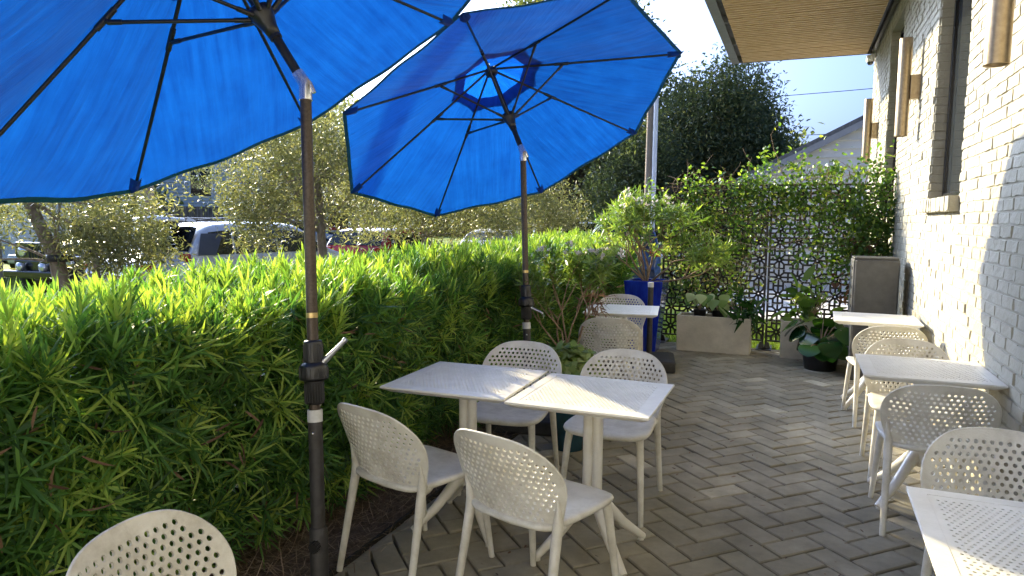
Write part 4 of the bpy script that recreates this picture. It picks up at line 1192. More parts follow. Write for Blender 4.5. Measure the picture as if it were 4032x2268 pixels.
# ------------------------------------------------------------------ lattice screens
def lattice_panel(b, x0, x1, z0, z1, y, p=.205, w=.0225, t=.006):
    """cut-metal pattern: eight-pointed rosettes on a square grid with octagons and bars"""
    seen = 0
    def bar(a, c_):
        nonlocal seen
        # clip to the panel
        (ax_, az_), (bx, bz) = a, c_
        t0, t1 = 0., 1.
        for p_, q_ in ((-(bx - ax_), ax_ - x0), (bx - ax_, x1 - ax_), (-(bz - az_), az_ - z0), (bz - az_, z1 - az_)):
            if abs(p_) < 1e-9:
                if q_ < 0: return
            else:
                r_ = q_ / p_
                if p_ < 0: t0 = max(t0, r_)
                else: t1 = min(t1, r_)
        if t1 - t0 < .02: return
        A = (ax_ + (bx - ax_) * t0, az_ + (bz - az_) * t0); B = (ax_ + (bx - ax_) * t1, az_ + (bz - az_) * t1)
        L_ = math.hypot(B[0] - A[0], B[1] - A[1]); an = math.atan2(B[1] - A[1], B[0] - A[0]); seen += 1
        Mx = Matrix.Translation(((A[0] + B[0]) / 2, y + .00023 * (seen % 7), (A[1] + B[1]) / 2)) @ Matrix.Rotation(-an, 4, 'Y')
        b.box((0, 0, 0), (L_ + w * .6, t, w), M=Mx)
    nx = int((x1 - x0) / p) + 2; nz = int((z1 - z0) / p) + 2
    for i in range(nx):
        for j in range(nz):
            cx, cz = x0 + (i + .5) * p, z0 + (j + .5) * p
            r0, r1 = .10 * p, .40 * p
            # star: spokes and octagon with gaps
            for k in range(8):
                a = k * PI / 4; bar((cx + r0 * math.cos(a), cz + r0 * math.sin(a)), (cx + r1 * math.cos(a) * (1.25 if k % 2 == 0 else .92), cz + r1 * math.sin(a) * (1.25 if k % 2 == 0 else .92)))
            for k in range(8):
                a0, a1 = (k + .5) * PI / 4, (k + 1.5) * PI / 4
                bar((cx + r0 * 1.08 * math.cos(a0), cz + r0 * 1.08 * math.sin(a0)), (cx + r0 * 1.08 * math.cos(a1), cz + r0 * 1.08 * math.sin(a1)))
            for k in range(4):
                a = (k + .5) * PI / 2; c0 = (cx + .37 * p * math.cos(a), cz + .37 * p * math.sin(a))
                sx, sz = math.copysign(1, math.cos(a)), math.copysign(1, math.sin(a))
                bar(c0, (cx + sx * .5 * p, cz + sz * .262 * p)); bar(c0, (cx + sx * .262 * p, cz + sz * .5 * p))
            bar((cx - .262 * p, cz + .5 * p), (cx + .262 * p, cz + .5 * p)); bar((cx + .5 * p, cz - .262 * p), (cx + .5 * p, cz + .262 * p))

def screen(x0, x1, y, label):
    o = empty('lattice_screen', ((x0 + x1) / 2, y, 0), 0, label, 'privacy screen', 'black lattice screens')
    cx = (x0 + x1) / 2
    zs = [(.10, .335), (.345, 1.315), (1.325, 1.93)]
    for z0, z1 in zs:
        b = MB(); lattice_panel(b, x0 - cx + .02, x1 - cx - .02, z0, z1, 0); b.build('lattice_panel', M['blacksatin'], o)
    b = MB()
    for x in (x0 - cx + .0125, x1 - cx - .0125): b.box((x, .0, .97), (.024, .03, 1.94))
    for z in (.335 + .005, 1.32): b.box((0, 0.0, z), (x1 - x0 - .052, .022, .022))
    b.box((0, .0, 1.935), (x1 - x0 - .052, .022, .02)); b.box((0, .0, .092), (x1 - x0 - .052, .022, .018)); b.build('frame', M['blacksatin'], o)
    for x in (x0 - cx + .03, x1 - cx - .03):
        b = MB(); b.box((x, .02, .0), (.10, .40, .012)); b.box((x, .0, .04), (.07, .05, .07), taper=(.4, .6)); b.build('foot', M['blacksatin'], o)
    return o
screen(-1.555, -.325, 8.80, 'black cut metal lattice screen behind the blue planter and trough')
screen(-.312, .935, 8.80, 'black cut metal lattice screen beside the white wall, thick with vine')

# ------------------------------------------------------------------ vines
def vine(name, loc, label, regions, stem_paths, mat='vine', group=None, twigmat='twig', Lr=(.035, .06)):
    o = empty(name, loc, 0, label, 'climbing plant'); ox, oy, oz = loc
    b = MB(); LP = []
    for (p0, d0, ln) in stem_paths:
        p = Vector(p0); d = Vector(d0).normalized(); pts = [p.copy()]
        for k in range(int(ln / .06)):
            d = (d + Vector((random.gauss(0, .28), random.gauss(0, .12), random.gauss(0, .28))) - Vector((0, (p.y - 8.78) * .8, 0))).normalized(); p = p + d * .06; pts.append(p.copy())
            LP.append((p.copy(), d.copy()))
        b.tube([(q.x - ox, q.y - oy, q.z - oz) for q in pts], [.0042 - .0025 * i / len(pts) for i in range(len(pts))], 5)
    b.build('stem', M[twigmat], o)
    Ps, Ts = [], []
    for (c_, ext, n, tm) in regions:
        q = rng.normal(size=(n, 3)) * np.array(ext) * .5 + np.array(c_)
        # clumping
        k = max(3, n // 34); cc = rng.normal(size=(k, 3)) * np.array(ext) * .5 + np.array(c_)
        sel = rng.integers(0, k, n); q = np.where(rng.random((n, 1)) < .65, cc[sel] + rng.normal(size=(n, 3)) * [.055, .04, .055], q)
        Ps.append(q); Ts.append(np.clip(rng.normal(tm - .14, .27, n), 0, 1))
    P = np.concatenate(Ps); T = np.concatenate(Ts)
    if LP:
        m_ = [(i, j) for i in range(len(LP)) for j in range(1) if random.random() < .55]
        Q = np.array([tuple(LP[i][0]) for i, _ in m_]) + rng.normal(size=(len(m_), 3)) * .018
        P = np.concatenate([P, Q]); T = np.concatenate([T, np.clip(rng.normal(.75, .2, len(Q)), 0, 1)])
    n = len(P)
    V, F, idx = leaves(P - np.array(loc), rdir(n) + [0, -.2, -.1], rdir(n) + [-.2, -.9, .5], rng.uniform(Lr[0], Lr[1], n), rng.uniform(Lr[0], Lr[1], n) * .62, OVAL, rng.uniform(0, .6, n), fold=.08)
    np_mesh('foliage', V, F, M[mat], o, attrs={'tint': T[idx]})
    return o
random.seed(3)
sp = [((random.uniform(-1.5, -.5), 8.78, random.uniform(.4, 1.2)), (random.gauss(0, .5), 0, 1), random.uniform(.5, 1.2)) for _ in range(46)]
sp += [((random.uniform(-1.5, -.2), 8.74, random.uniform(1.5, 2.0)), (random.gauss(0, 1), 0, random.uniform(-.2, .5)), random.uniform(.25, .7)) for _ in range(70)]
vine('climbing_vine', (-.95, 8.8, 0), 'twiggy half bare vine over the left lattice screen', [((-.95, 8.74, 1.82), (.62, .12, .26), 480, .52), ((-.75, 8.74, 1.45), (.55, .10, .35), 450, .5), ((-.62, 8.74, 1.05), (.5, .10, .3), 160, .5), ((-1.1, 8.72, 1.45), (.40, .10, .38), 420, .62), ((-1.2, 8.7, .85), (.36, .10, .45), 260, .35), ((-.45, 8.74, 1.86), (.3, .14, .28), 430, .62), ((-.9, 8.66, .62), (.5, .12, .22), 160, .4)], sp)
sp = [((random.uniform(-.2, .9), 8.74, random.uniform(.9, 2.0)), (random.gauss(0, .8), 0, random.uniform(-.6, .8)), random.uniform(.3, .9)) for _ in range(60)]
sp += [((random.uniform(-.2, .9), 8.76, random.uniform(1.9, 2.05)), (random.gauss(0, .4), random.gauss(0, .2), 1), random.uniform(.12, .35)) for _ in range(46)]
vine('climbing_vine', (.5, 8.8, 0), 'dense green vine spilling over the right lattice screen onto the wall', [((.55, 8.73, 1.80), (.60, .14, .46), 1150, .55), ((.72, 8.72, 1.35), (.36, .14, .52), 1500, .45), ((.80, 8.70, .95), (.24, .12, .4), 380, .35), ((.10, 8.74, 1.84), (.50, .14, .50), 800, .62), ((.15, 8.74, 1.55), (.5, .12, .4), 350, .5), ((.30, 8.74, 1.35), (.5, .10, .5), 320, .5), ((.22, 8.72, .75), (.3, .1, .5), 160, .5)], sp)
n = 330
P = np.stack([rng.normal(.70, .12, n), rng.normal(8.70, .05, n), rng.normal(.86, .26, n)], 1); 
V, F, idx = leaves(P - [.7, 8.7, .86], rdir(n) + [0, 0, -.6], rdir(n) + [0, -.8, .3], rng.uniform(.05, .09, n), rng.uniform(.025, .045, n), OVAL, .5)
o = np_mesh('dead_vine', V, F, M['dryvine'], None, attrs={'tint': rng.uniform(0, .7, n)[idx]}); o.location = (.7, 8.7, .86)
tag(o, 'patch of brown dead vine leaves hanging on the screen above the cabinet', 'dead vine')

# fairy lights in swags across the screens
SW = [((-1.5, 1.78), (-.30, 1.20), (.88, 1.56), 'highest string of clear fairy lights across the lattice screens'),
      ((-1.5, 1.50), (-.35, .98), (.85, 1.16), 'second string of clear fairy lights from the top of the screens'),
      ((-1.0, 1.22), (-.28, .86), (.80, 1.02), 'third string of clear fairy lights from the top of the screens'),
      ((-1.05, .95), (-.30, .56), (.45, .72), 'fourth string of clear fairy lights, above the troughs'),
      ((-1.2, .58), (-.25, .34), (.2, .62), 'lowest string of clear fairy lights hanging to the troughs')]
for (a, m_, c_, lab) in SW:
    o = empty('fairy_lights', (m_[0], 8.70, m_[1]), 0, lab, 'fairy lights', 'strings of fairy lights on the screens')
    b, bb = MB(), MB(); pts = []
    for i in range(29):
        t = i / 28
        # quadratic through the three points
        tm = (m_[0] - a[0]) / (c_[0] - a[0]); x = a[0] + (c_[0] - a[0]) * t
        l0 = (t - tm) * (t - 1) / (tm); l1 = t * (t - 1) / (tm * (tm - 1)); l2 = t * (t - tm) / (1 - tm)
        z = a[1] * l0 + m_[1] * l1 + c_[1] * l2
        pts.append(Vector((x - m_[0], .004 * math.sin(i * 1.7), z - m_[1] + .004 * math.sin(i * 2.3))))
    b.tube(pts, .0022, 5); b.build('cable', M['lightwire'], o)
    for i in range(1, 28):
        for f in (0, .5):
            p = pts[i].lerp(pts[min(i + 1, 28)], f); bb.tube([p, p - Vector((random.uniform(-.006, .006), 0, .022))], [.0028, .0022], 5)
    bb.build('bulbs', M['lens'], o)

# ------------------------------------------------------------------ trees
def tree(name, loc, label, trunk_pts, r0, crown, nleaf, L0, W0, mat, bark, group=None, seed=1, clump=14, droop_tips=0, limb_n=16, tint=(.45, .2), fruit=0, csig=.16, k=1.0, lf=.30):
    """crown: list of (centre, radii, weight); leaves sit in clumps through the volume"""
    if k != 1.0:     # a bigger tree standing farther off
        zz = lambda z: 1.77 + (z - 1.77) * k
        trunk_pts = [(p[0] * k, p[1] * k, zz(p[2]) if i else 0) for i, p in enumerate(trunk_pts)]
        crown = [((c_[0] * k, c_[1] * k, zz(c_[2])), tuple(q * k for q in rr), w_) for c_, rr, w_ in crown]
        loc = (loc[0] * k, loc[1] * k, loc[2]); r0 *= k * .9; L0 *= 1.3; W0 *= 1.45; nleaf = int(nleaf * 1.3)
    rs = np.random.default_rng(seed); random.seed(seed)
    o = empty(name, loc, 0, label, 'tree', group)
    b = MB(); n_ = len(trunk_pts)
    b.tube(trunk_pts, [r0 * (1 - .5 * i / (n_ - 1)) for i in range(n_)], 12)
    top = Vector(trunk_pts[-1])
    cl = []
    wts = np.array([c_[2] for c_ in crown], float); wts /= wts.sum()
    nc = max(10, nleaf // clump)
    for (c_, rr, w_), wt in zip(crown, wts):
        k = int(nc * wt); d = norm(rs.normal(size=(k, 3))) * (rs.random((k, 1)) ** .42)
        cl.append(np.array(c_) + d * np.array(rr) * (1 + .10 * rs.normal(size=(k, 1))))
    C = np.concatenate(cl)
    for k in range(limb_n):
        tgt = Vector(C[rs.integers(len(C))]); s = Vector(trunk_pts[-1 - (k % 2 if n_ > 2 else 0)])
        mid = s.lerp(tgt, .5) + Vector(rs.normal(size=3) * .06 * (tgt - s).length)
        b.tube([s, s.lerp(mid, .5) + Vector((0, 0, .02)), mid, tgt], [r0 * lf, r0 * lf * .7, r0 * lf * .45, r0 * lf * .15], 7)
    b.build('trunk', M[bark], o)
    idc = rs.integers(0, len(C), nleaf)
    P = C[idc] + rs.normal(size=(nleaf, 3)) * csig * L0 / .06 * .5 * np.array([1, 1, .8])
    D = norm(rs.normal(size=(nleaf, 3)) + [0, 0, -droop_tips])
    tn = np.clip(rs.normal(tint[0], tint[1], nleaf) + rs.normal(0, .12, len(C))[idc], 0, 1)
    V, F, idx = leaves(P, D, norm(rs.normal(size=(nleaf, 3)) + [0, 0, .4]), L0 * rs.uniform(.6, 1.3, nleaf), W0 * rs.uniform(.7, 1.3, nleaf), [(0, .3), (.5, 1), (1, .12)], rs.uniform(0, .4, nleaf))
    np_mesh('crown', V, F, M[mat], o, attrs={'tint': tn[idx]})
    if fruit:
        for q in range(fruit):
            fb = MB(); p = C[rs.integers(len(C))] + rs.normal(size=3) * .12
            fb.lathe([(0, .017), (.011, .011), (.014, 0), (.011, -.011), (0, -.017)], 6, c=p)
            fb.build('olive_fruit', M['fruit'], o)
    return o

OG = 'olive trees behind the hedge'
tree('olive_tree', (-6.05, 4.25, GZ), 'olive tree with a pale leaning trunk at the left edge, dark band round it', [(0, 0, 0), (-.02, .02, .9), (-.10, .0, 1.35), (-.32, -.08, 1.9)], .105,
     [((-.25, .0, 1.95), (1.2, 1.2, .40), 1.0), ((.26, .30, 1.52), (.50, .50, .34), 1.0), ((-1.0, -.5, 1.72), (.6, .6, .45), .5), ((-.1, .1, 2.4), (1.1, 1.1, .4), .5)], 13000, .062, .0145, 'olive', 'bark', OG, 2, fruit=30, limb_n=16, k=1.42, lf=.16, csig=.20, clump=22)
tree('olive_tree', (-4.78, 6.25, GZ), 'olive tree full of black fruit behind the near umbrella pole', [(0, 0, 0), (.02, .02, .9), (.0, -.02, 1.6), (-.05, 0, 2.2)], .075,
     [((-.35, -.25, 2.25), (.95, .85, .70), 1.5), ((-.50, -.40, 1.78), (.42, .42, .42), .5), ((.35, .3, 2.1), (.55, .55, .65), .6), ((-.1, .1, 2.7), (.9, .9, .4), .8)], 16000, .058, .0145, 'olive', 'bark', OG, 3, fruit=70, limb_n=20, k=1.42, lf=.16, csig=.20, clump=22)
tree('olive_tree', (-4.75, 8.45, GZ), 'olive tree under the near corner of the middle umbrella', [(0, 0, 0), (.03, 0, .9), (-.03, .03, 1.5)], .07,
     [((-.25, -.1, 2.05), (1.05, .95, .62), 1.4), ((.6, .6, 1.85), (.7, .6, .45), .7), ((0, 0, 2.4), (.9, .9, .4), .5)], 15000, .058, .0145, 'olive', 'bark', OG, 4, fruit=30, limb_n=16, k=1.42, lf=.16, csig=.20, clump=22)
tree('olive_tree', (-4.3, 10.6, GZ), 'olive tree farthest along the hedge, left of the farther umbrella pole', [(0, 0, 0), (.02, 0, .9), (.0, .03, 1.5)], .07,
     [((-.1, .1, 2.05), (1.05, 1.0, .62), 1.4), ((.5, .6, 1.7), (.6, .5, .4), .5), ((0, 0, 2.35), (.8, .8, .4), .4)], 14000, .058, .0145, 'olive', 'bark', OG, 5, fruit=14, limb_n=16, k=1.42, lf=.16, csig=.20, clump=22)
for (x, y, z, lab) in [(-8.68, 6.03, .98, 'dark strap tied round the leaning olive trunk'), (-6.79, 8.88, .78, 'dark strap tied round the olive trunk beside the near umbrella pole'), (-6.745, 12.0, .90, 'dark strap tied round the olive trunk under the middle umbrella')]:
    o = empty('tree_strap', (x, y, z), 0, lab, 'tree strap', 'straps on the olive trunks')
    b = MB(); b.lathe([(.120, -.045), (.145, -.042), (.145, .042), (.120, .045)], 18); b.build('band', M['black'], o)
    b = MB(); b.box((-.13, 0, .025), (.10, .02, .03)); b.box((.11, -.02, -.01), (.05, .03, .02)); b.build('loose_end', M['black'], o)
for (x, y, lab) in [(-8.15, 6.2, 'pale wooden stake right of the leaning olive trunk'), (-6.0, 15.8, 'thin wooden stake beside the far olive tree')]:
    b = MB(); b.box((0, 0, .62), (.065, .035, 1.28)); b.box((0, 0, 1.30), (.065, .035, .08), taper=(.3, 1))
    o = b.build('wooden_stake', M['wood'], bevel=.003); o.location = (x, y, GZ); o.rotation_euler = (R(2), R(-2), .2); tag(o, lab, 'stake', 'wooden tree stakes')

TG = 'big dark trees in the distance'
tree('oak_tree', (-9.2, 29, GZ), 'tall dark oak standing behind the middle umbrella, thick trunk showing', [(0, 0, 0), (.1, 0, 2.2), (.3, 0, 4)], .5,
     [((.6, .5, 6.2), (5.2, 3.5, 3.0), 2), ((.0, .5, 9.6), (3.2, 3.0, 3.2), 1.4), ((-3.5, 0, 5.5), (3.2, 3, 2.6), 1), ((2.6, 0, 4.0), (2.0, 2, 1.6), .6)], 48000, .22, .10, 'darkleaf', 'darkbark', TG, 8, clump=18, limb_n=26, tint=(.4, .22), csig=.14)
tree('evergreen_tree', (-2.6, 25.6, GZ), 'broad bushy dark tree under the slatted canopy, right of the timber pole', [(0, 0, 0), (.1, 0, 1.5), (.2, 0, 3)], .3,
     [((.3, 0, 5.1), (1.35, 1.5, 2.3), 1.6), ((-1.0, 0, 4.2), (1.3, 1.5, 2.5), 1.4), ((-1.9, 0, 3.6), (.9, 1, 2.4), .8), ((1.0, .1, 4.3), (1.1, 1.2, 1.9), 1.1), ((1.7, .1, 3.6), (.8, 1.0, 1.3), .5), ((-1.6, -.5, 2.4), (1.3, 1.2, 1.7), .9), ((.8, -.2, 2.2), (1.5, 1.2, 1.6), .9)], 76000, .15, .052, 'darkleaf', 'darkbark', TG, 9, clump=20, limb_n=40, tint=(.5, .26), csig=.24)
tree('evergreen_tree', (-5.4, 23.5, GZ), 'low dark shrubby tree left of the timber pole, behind the oleander', [(0, 0, 0), (.0, 0, 1), (.1, 0, 2)], .2,
     [((0, 0, 2.6), (1.6, 1.4, 1.9), 1), ((.7, 0, 3.6), (1.1, 1, 1.4), .6)], 15000, .13, .052, 'darkleaf', 'darkbark', TG, 10, clump=16, tint=(.35, .2))
tree('shade_tree', (-25.0, 19.5, GZ), 'dark green tree against the pale siding house at the left', [(0, 0, 0), (.0, 0, 1.5), (.2, 0, 3)], .25,
     [((0, 0, 3.6), (1.5, 1.5, 2.2), 1), ((.5, .6, 2.2), (1.2, 1.3, 1.1), .5)], 9000, .20, .11, 'darkleaf', 'darkbark', TG, 11, tint=(.45, .2))
tree('shade_tree', (-34, 44, GZ), 'hazy green tree far behind the olive crowns at the left', [(0, 0, 0), (.0, 0, 3), (.2, 0, 5)], .4,
     [((0, 0, 6.5), (6.0, 5, 4.5), 1), ((6, 0, 5), (4, 4, 3.6), .6)], 14000, .40, .24, 'darkleaf', 'darkbark', TG, 12, tint=(.5, .2))
tree('shade_tree', (-20, 47, GZ), 'round green tree far behind the middle of the hedge', [(0, 0, 0), (.0, 0, 3), (.2, 0, 5)], .4,
     [((0, 0, 6.0), (6.0, 5, 4.5), 1), ((6, 0, 5), (4, 4, 4), .6)], 14000, .40, .24, 'darkleaf', 'darkbark', TG, 13, tint=(.45, .2))
tree('shade_tree', (-5, 49, GZ), 'dark far tree behind the timber pole', [(0, 0, 0), (.0, 0, 3), (.2, 0, 5)], .4,
     [((0, 0, 4.6), (6.0, 5, 3.6), 1), ((-6, 0, 4.4), (4, 4, 3.6), .6)], 12000, .40, .24, 'darkleaf', 'darkbark', TG, 14, tint=(.35, .2))
tree('shade_tree', (-46, 30, GZ), 'green tree at the far left edge behind the black car', [(0, 0, 0), (.0, 0, 3), (.2, 0, 5)], .4,
     [((0, 0, 4.5), (5.0, 5, 3.8), 1)], 9000, .40, .24, 'darkleaf', 'darkbark', TG, 15, tint=(.45, .2))
tree('garden_shrub', (-1.15, 10.5, -.03), 'dark leafy shrub growing on the grass behind the left lattice screen', [(0, 0, 0), (0, 0, .3), (.05, 0, .6)], .04,
     [((0, 0, .95), (.55, .35, .75), 1), ((.3, 0, 1.45), (.45, .3, .4), .5)], 3800, .075, .04, 'darkleaf', 'darkbark', None, 31, limb_n=14, tint=(.4, .25))
# low woods closing the horizon
n = 60000
ang = rng.uniform(R(-25), R(85), n); rad = rng.uniform(70, 90, n); hh = 3.6 + 1.6 * np.sin(ang * 17) + 1.0 * np.sin(ang * 41 + 2)
P = np.stack([-rad * np.sin(ang), rad * np.cos(ang), GZ + rng.random(n) ** .8 * hh], 1)
V, F, idx = leaves(P, rdir(n), rdir(n), rng.uniform(.5, 1.1, n), rng.uniform(.35, .6, n), [(0, .4), (.5, 1), (1, .2)])
tag(np_mesh('distant_woods', V, F, M['darkleaf'], attrs={'tint': np.clip(rng.normal(.5, .2, n), 0, 1)[idx]}), 'low line of far trees closing the horizon', 'woods', kind='stuff')

# ------------------------------------------------------------------ cars
def car(name, loc, heading, label, paint, kind='suv', L=4.55, Wd=1.84, Hh=1.68, belt=.98, rails=False, glass='carglass', cat='car'):
    """built along +x (front), z up; stations give belt line, roof line and widths"""
    o = empty(name, loc, heading, label, cat, 'parked cars')
    hw = Wd / 2; gc = .19
    if kind == 'suv':
        st = [(-.50, .55, .60, .80), (-.485, .62, .95, .93), (-.465, belt, 1.06, .97), (-.40, belt, Hh - .07, 1), (-.30, belt, Hh - .01, 1), (-.10, belt, Hh, 1), (.06, belt, Hh - .02, 1), (.14, belt, Hh - .08, 1), (.27, belt - .01, belt + .06, 1), (.40, belt - .10, belt - .03, .98), (.47, .70, .80, .92), (.495, .55, .62, .82)]
        roof = (-.415, .165)
    elif kind == 'pickup':
        st = [(-.50, .85, .95, .97), (-.49, belt, belt + .02, 1), (-.13, belt, belt + .02, 1), (-.115, belt, Hh - .12, 1), (-.08, belt, Hh - .01, 1), (.04, belt, Hh, 1), (.10, belt, Hh - .06, 1), (.22, belt - .02, belt + .05, 1), (.42, belt - .08, belt - .02, .98), (.48, .75, .85, .94), (.497, .6, .65, .86)]
        roof = (-.11, .13)
    else:
        st = [(-.50, .55, .65, .82), (-.48, .75, .88, .94), (-.36, belt, belt + .06, .99), (-.25, belt, Hh - .09, 1), (-.17, belt, Hh - .01, 1), (-.02, belt, Hh, 1), (.06, belt, Hh - .05, 1), (.20, belt - .03, belt + .04, 1), (.38, belt - .14, belt - .07, .98), (.47, .62, .70, .92), (.497, .5, .56, .82)]
        roof = (-.29, .09)
    def sec(s):
        x, zb, zr, wf = s; w_ = hw * wf; th = max(zr - zb, .02); ti = min(1, th / (Hh - belt)); wr = w_ * (1 - .20 * ti)
        return [(w_ * .90, gc), (w_ * .985, gc + .10), (w_, .55 if zb > .6 else zb * .8), (w_ * .985, zb - .03), (w_ * .965, zb), (wr + (w_ * .965 - wr) * .16, zb + th * .80), (wr * .93, zb + th * .955), (wr * .6, zb + th * .995), (0, zb + th)]
    S = [sec(s) for s in st]; X = [s[0] * L for s in st]
    V, F = [], []; k = len(S[0]) * 2 - 1
    for x, q in zip(X, S):
        full = [(x, y, z) for y, z in q] + [(x, -y, z) for y, z in q[-2::-1]]
        V += full
    for i in range(len(S) - 1):
        for j in range(k - 1): F.append((i * k + j, i * k + j + 1, (i + 1) * k + j + 1, (i + 1) * k + j))
    F.append(tuple(range(k))); F.append(tuple(range((len(S) - 1) * k, len(S) * k))[::-1])
    b = MB(); b.add(V, [f[::-1] for f in F], True); bo = b.build('body', M[paint], o)
    m_ = bo.modifiers.new('Subdivision', 'SUBSURF'); m_.levels = 2; m_.render_levels = 2
    def lerp_sec(x):
        for i in range(len(X) - 1):
            if X[i] <= x <= X[i + 1]:
                t = (x - X[i]) / (X[i + 1] - X[i]); return [(a[0] + (c_[0] - a[0]) * t, a[1] + (c_[1] - a[1]) * t) for a, c_ in zip(S[i], S[i + 1])]
        return S[-1]
    # side glass
    x0, x1 = roof[0] * L + .16, roof[1] * L + .30
    cuts = {'suv': [x0, x0 + (x1 - x0) * .20, x0 + (x1 - x0) * .58, x1], 'pickup': [x0, (x0 + x1) * .5, x1], 'sedan': [x0, x0 + (x1 - x0) * .48, x1]}[kind]
    for sy in (1, -1):
        for a, c_ in zip(cuts[:-1], cuts[1:]):
            b = MB(); vs = []; n_ = 8
            for i in range(n_ + 1):
                x = a + .025 + (c_ - a - .05) * i / n_; q = lerp_sec(x)
                lo, hi = q[4], q[5]
                for t in (.08, .5, .93):
                    vs.append((x, sy * (lo[0] + (hi[0] - lo[0]) * t + .012), lo[1] + (hi[1] - lo[1]) * t))
            fs = [(i * 3 + j, i * 3 + j + 1, i * 3 + 4 + j, i * 3 + 3 + j) for i in range(n_) for j in range(2)]
            b.add(vs, fs, True); b.build('side_window', M[glass], o)
    # front and rear glass follow the body between stations
    def cross_glass(nm, xa, xb):
        b = MB(); vs = []; n_ = 6; m2 = 8
        for i in range(n_ + 1):
            x = xa + (xb - xa) * i / n_; q = lerp_sec(x); w_ = q[6][0] * .96; zt = q[8][1]
            for j in range(m2 + 1):
                u = -1 + 2 * j / m2; zz = zt - (zt - q[6][1]) * abs(u) ** 2.4
                vs.append((x, u * w_, zz + .016))
        fs = [(i * (m2 + 1) + j, i * (m2 + 1) + j + 1, (i + 1) * (m2 + 1) + j + 1, (i + 1) * (m2 + 1) + j) for i in range(n_) for j in range(m2)]
        sgn = 1 if nm == 'windshield' else -1
        b.add([(v[0] + .012 * sgn, v[1], v[2]) for v in vs], fs, True); b.build(nm, M[glass], o)
    wi = [i for i, s in enumerate(st) if s[0] > roof[1] - .03]
    cross_glass('windshield', (roof[1] - .02) * L, st[wi[1] if kind != 'sedan' else wi[1]][0] * L - .06)
    if kind == 'suv': cross_glass('rear_window', -.462 * L, -.405 * L)
    elif kind == 'sedan': cross_glass('rear_window', -.35 * L, -.26 * L)
    else: cross_glass('rear_window', -.128 * L, -.116 * L)
    for sy in (1, -1):
        b = MB(); xr = -.478 * L
        b.box((xr + .02, sy * hw * .80, .98 if kind == 'suv' else .80), (.10, .26, .16)); b.build('tail_light', M['taillight'], o, bevel=.03)
        b = MB(); b.box((.462 * L, sy * hw * .70, .74), (.14, .34, .13)); b.build('headlight', M['lens'], o, bevel=.03)
        b = MB(); b.box((roof[1] * L + .28, sy * (hw + .09), belt + .06), (.10, .17, .13)); b.build('mirror', M[paint], o, bevel=.03)
        if rails:
            b = MB(); q0 = [(roof[0] * L + .10 + (roof[1] - roof[0]) * L * .85 * t, sy * hw * .66, Hh + .015 + .035 * math.sin(PI * min(1, max(0, t))) ** .4) for t in np.linspace(0, 1, 9)]
            b.tube(q0, .017, 8); b.build('roof_rail', M['black'], o)
        for fx in (-.31, .31):
            b = MB(); T_ = Matrix.Translation((fx * L, sy * (hw - .10), .335)) @ Matrix.Rotation(PI / 2, 4, 'X')
            b.lathe([(.21, -.11), (.30, -.115), (.335, -.09), (.335, .09), (.30, .115), (.21, .11)], 28, M=T_); wo = b.build('wheel', M['tyre'], o)
            b = MB(); b.lathe([(.0, -.10), (.05, -.105), (.20, -.10), (.215, -.112), (.215, .112), (.20, .10), (.05, .105), (0, .10)], 24, M=T_); b.build('rim', M['alu'], wo)
    if kind == 'suv':
        b = MB(); b.add([(-.36 * L, .018, Hh - .01), (-.36 * L, -.018, Hh - .01), (-.315 * L, -.012, Hh - .005), (-.315 * L, .012, Hh - .005), (-.355 * L, 0, Hh + .085)], [(0, 1, 4), (1, 2, 4), (2, 3, 4), (3, 0, 4)]); b.build('antenna_fin', M[paint], o)
    return o
HD = PI / 2
car('parked_suv', (-11.1, 12.2, GZ), HD - R(11), 'silver white sport utility car just behind the hedge, black roof rails and dark rear pillar', 'carwhite', 'suv', rails=True)
# dark pillar panels on the near rear corner of that car belong to it
suv = bpy.data.objects['parked_suv']
for sy in (-1, 1):
    b = MB(); b.add([(-1.98, sy * .885, 1.02), (-1.62, sy * .915, 1.02), (-1.40, sy * .838, 1.44), (-1.86, sy * .80, 1.44)], [(0, 1, 2, 3)]); b.build('dark_pillar', M['dpillar'], suv)
car('parked_hatchback', (-10.25, 16.3, GZ), HD + R(6), 'red car with black rear glass seen above the hedge', 'carred', 'suv', L=4.2, Wd=1.78, Hh=1.53, belt=.92)
car('parked_sedan', (-12.05, 11.6, GZ), HD + R(2), 'white car mostly hidden behind the leaning olive tree', 'carwhite', 'sedan', Hh=1.48)
car('parked_sedan', (-9.15, 26.6, GZ), -HD + R(26), 'blue grey sedan facing the camera beyond the end of the hedge', 'carblue', 'sedan', Hh=1.46)
car('parked_suv', (-9.2, 31.2, GZ), -HD + R(26), 'silver sport utility car with roof bars behind the blue grey sedan', 'carsilver', 'suv', rails=True)
car('parked_sedan', (-9.5, 22.0, GZ), HD + R(10), 'white car low behind the far olive trees', 'whitepaint', 'sedan', Hh=1.43)
car('parked_pickup', (-.6, 28.5, GZ), R(6), 'white pickup seen through the black lattice screens', 'whitepaint', 'pickup', L=5.4, Wd=1.95, Hh=1.85, belt=1.12)
car('parked_suv', (-4.35, 18.5, GZ), HD + R(14), 'dark blue car glimpsed through the potted oleander', 'cardark', 'suv')
car('parked_sedan', (-24.5, 30.5, GZ), R(20), 'grey car in the driveway of the brown house', 'carsilver', 'sedan')

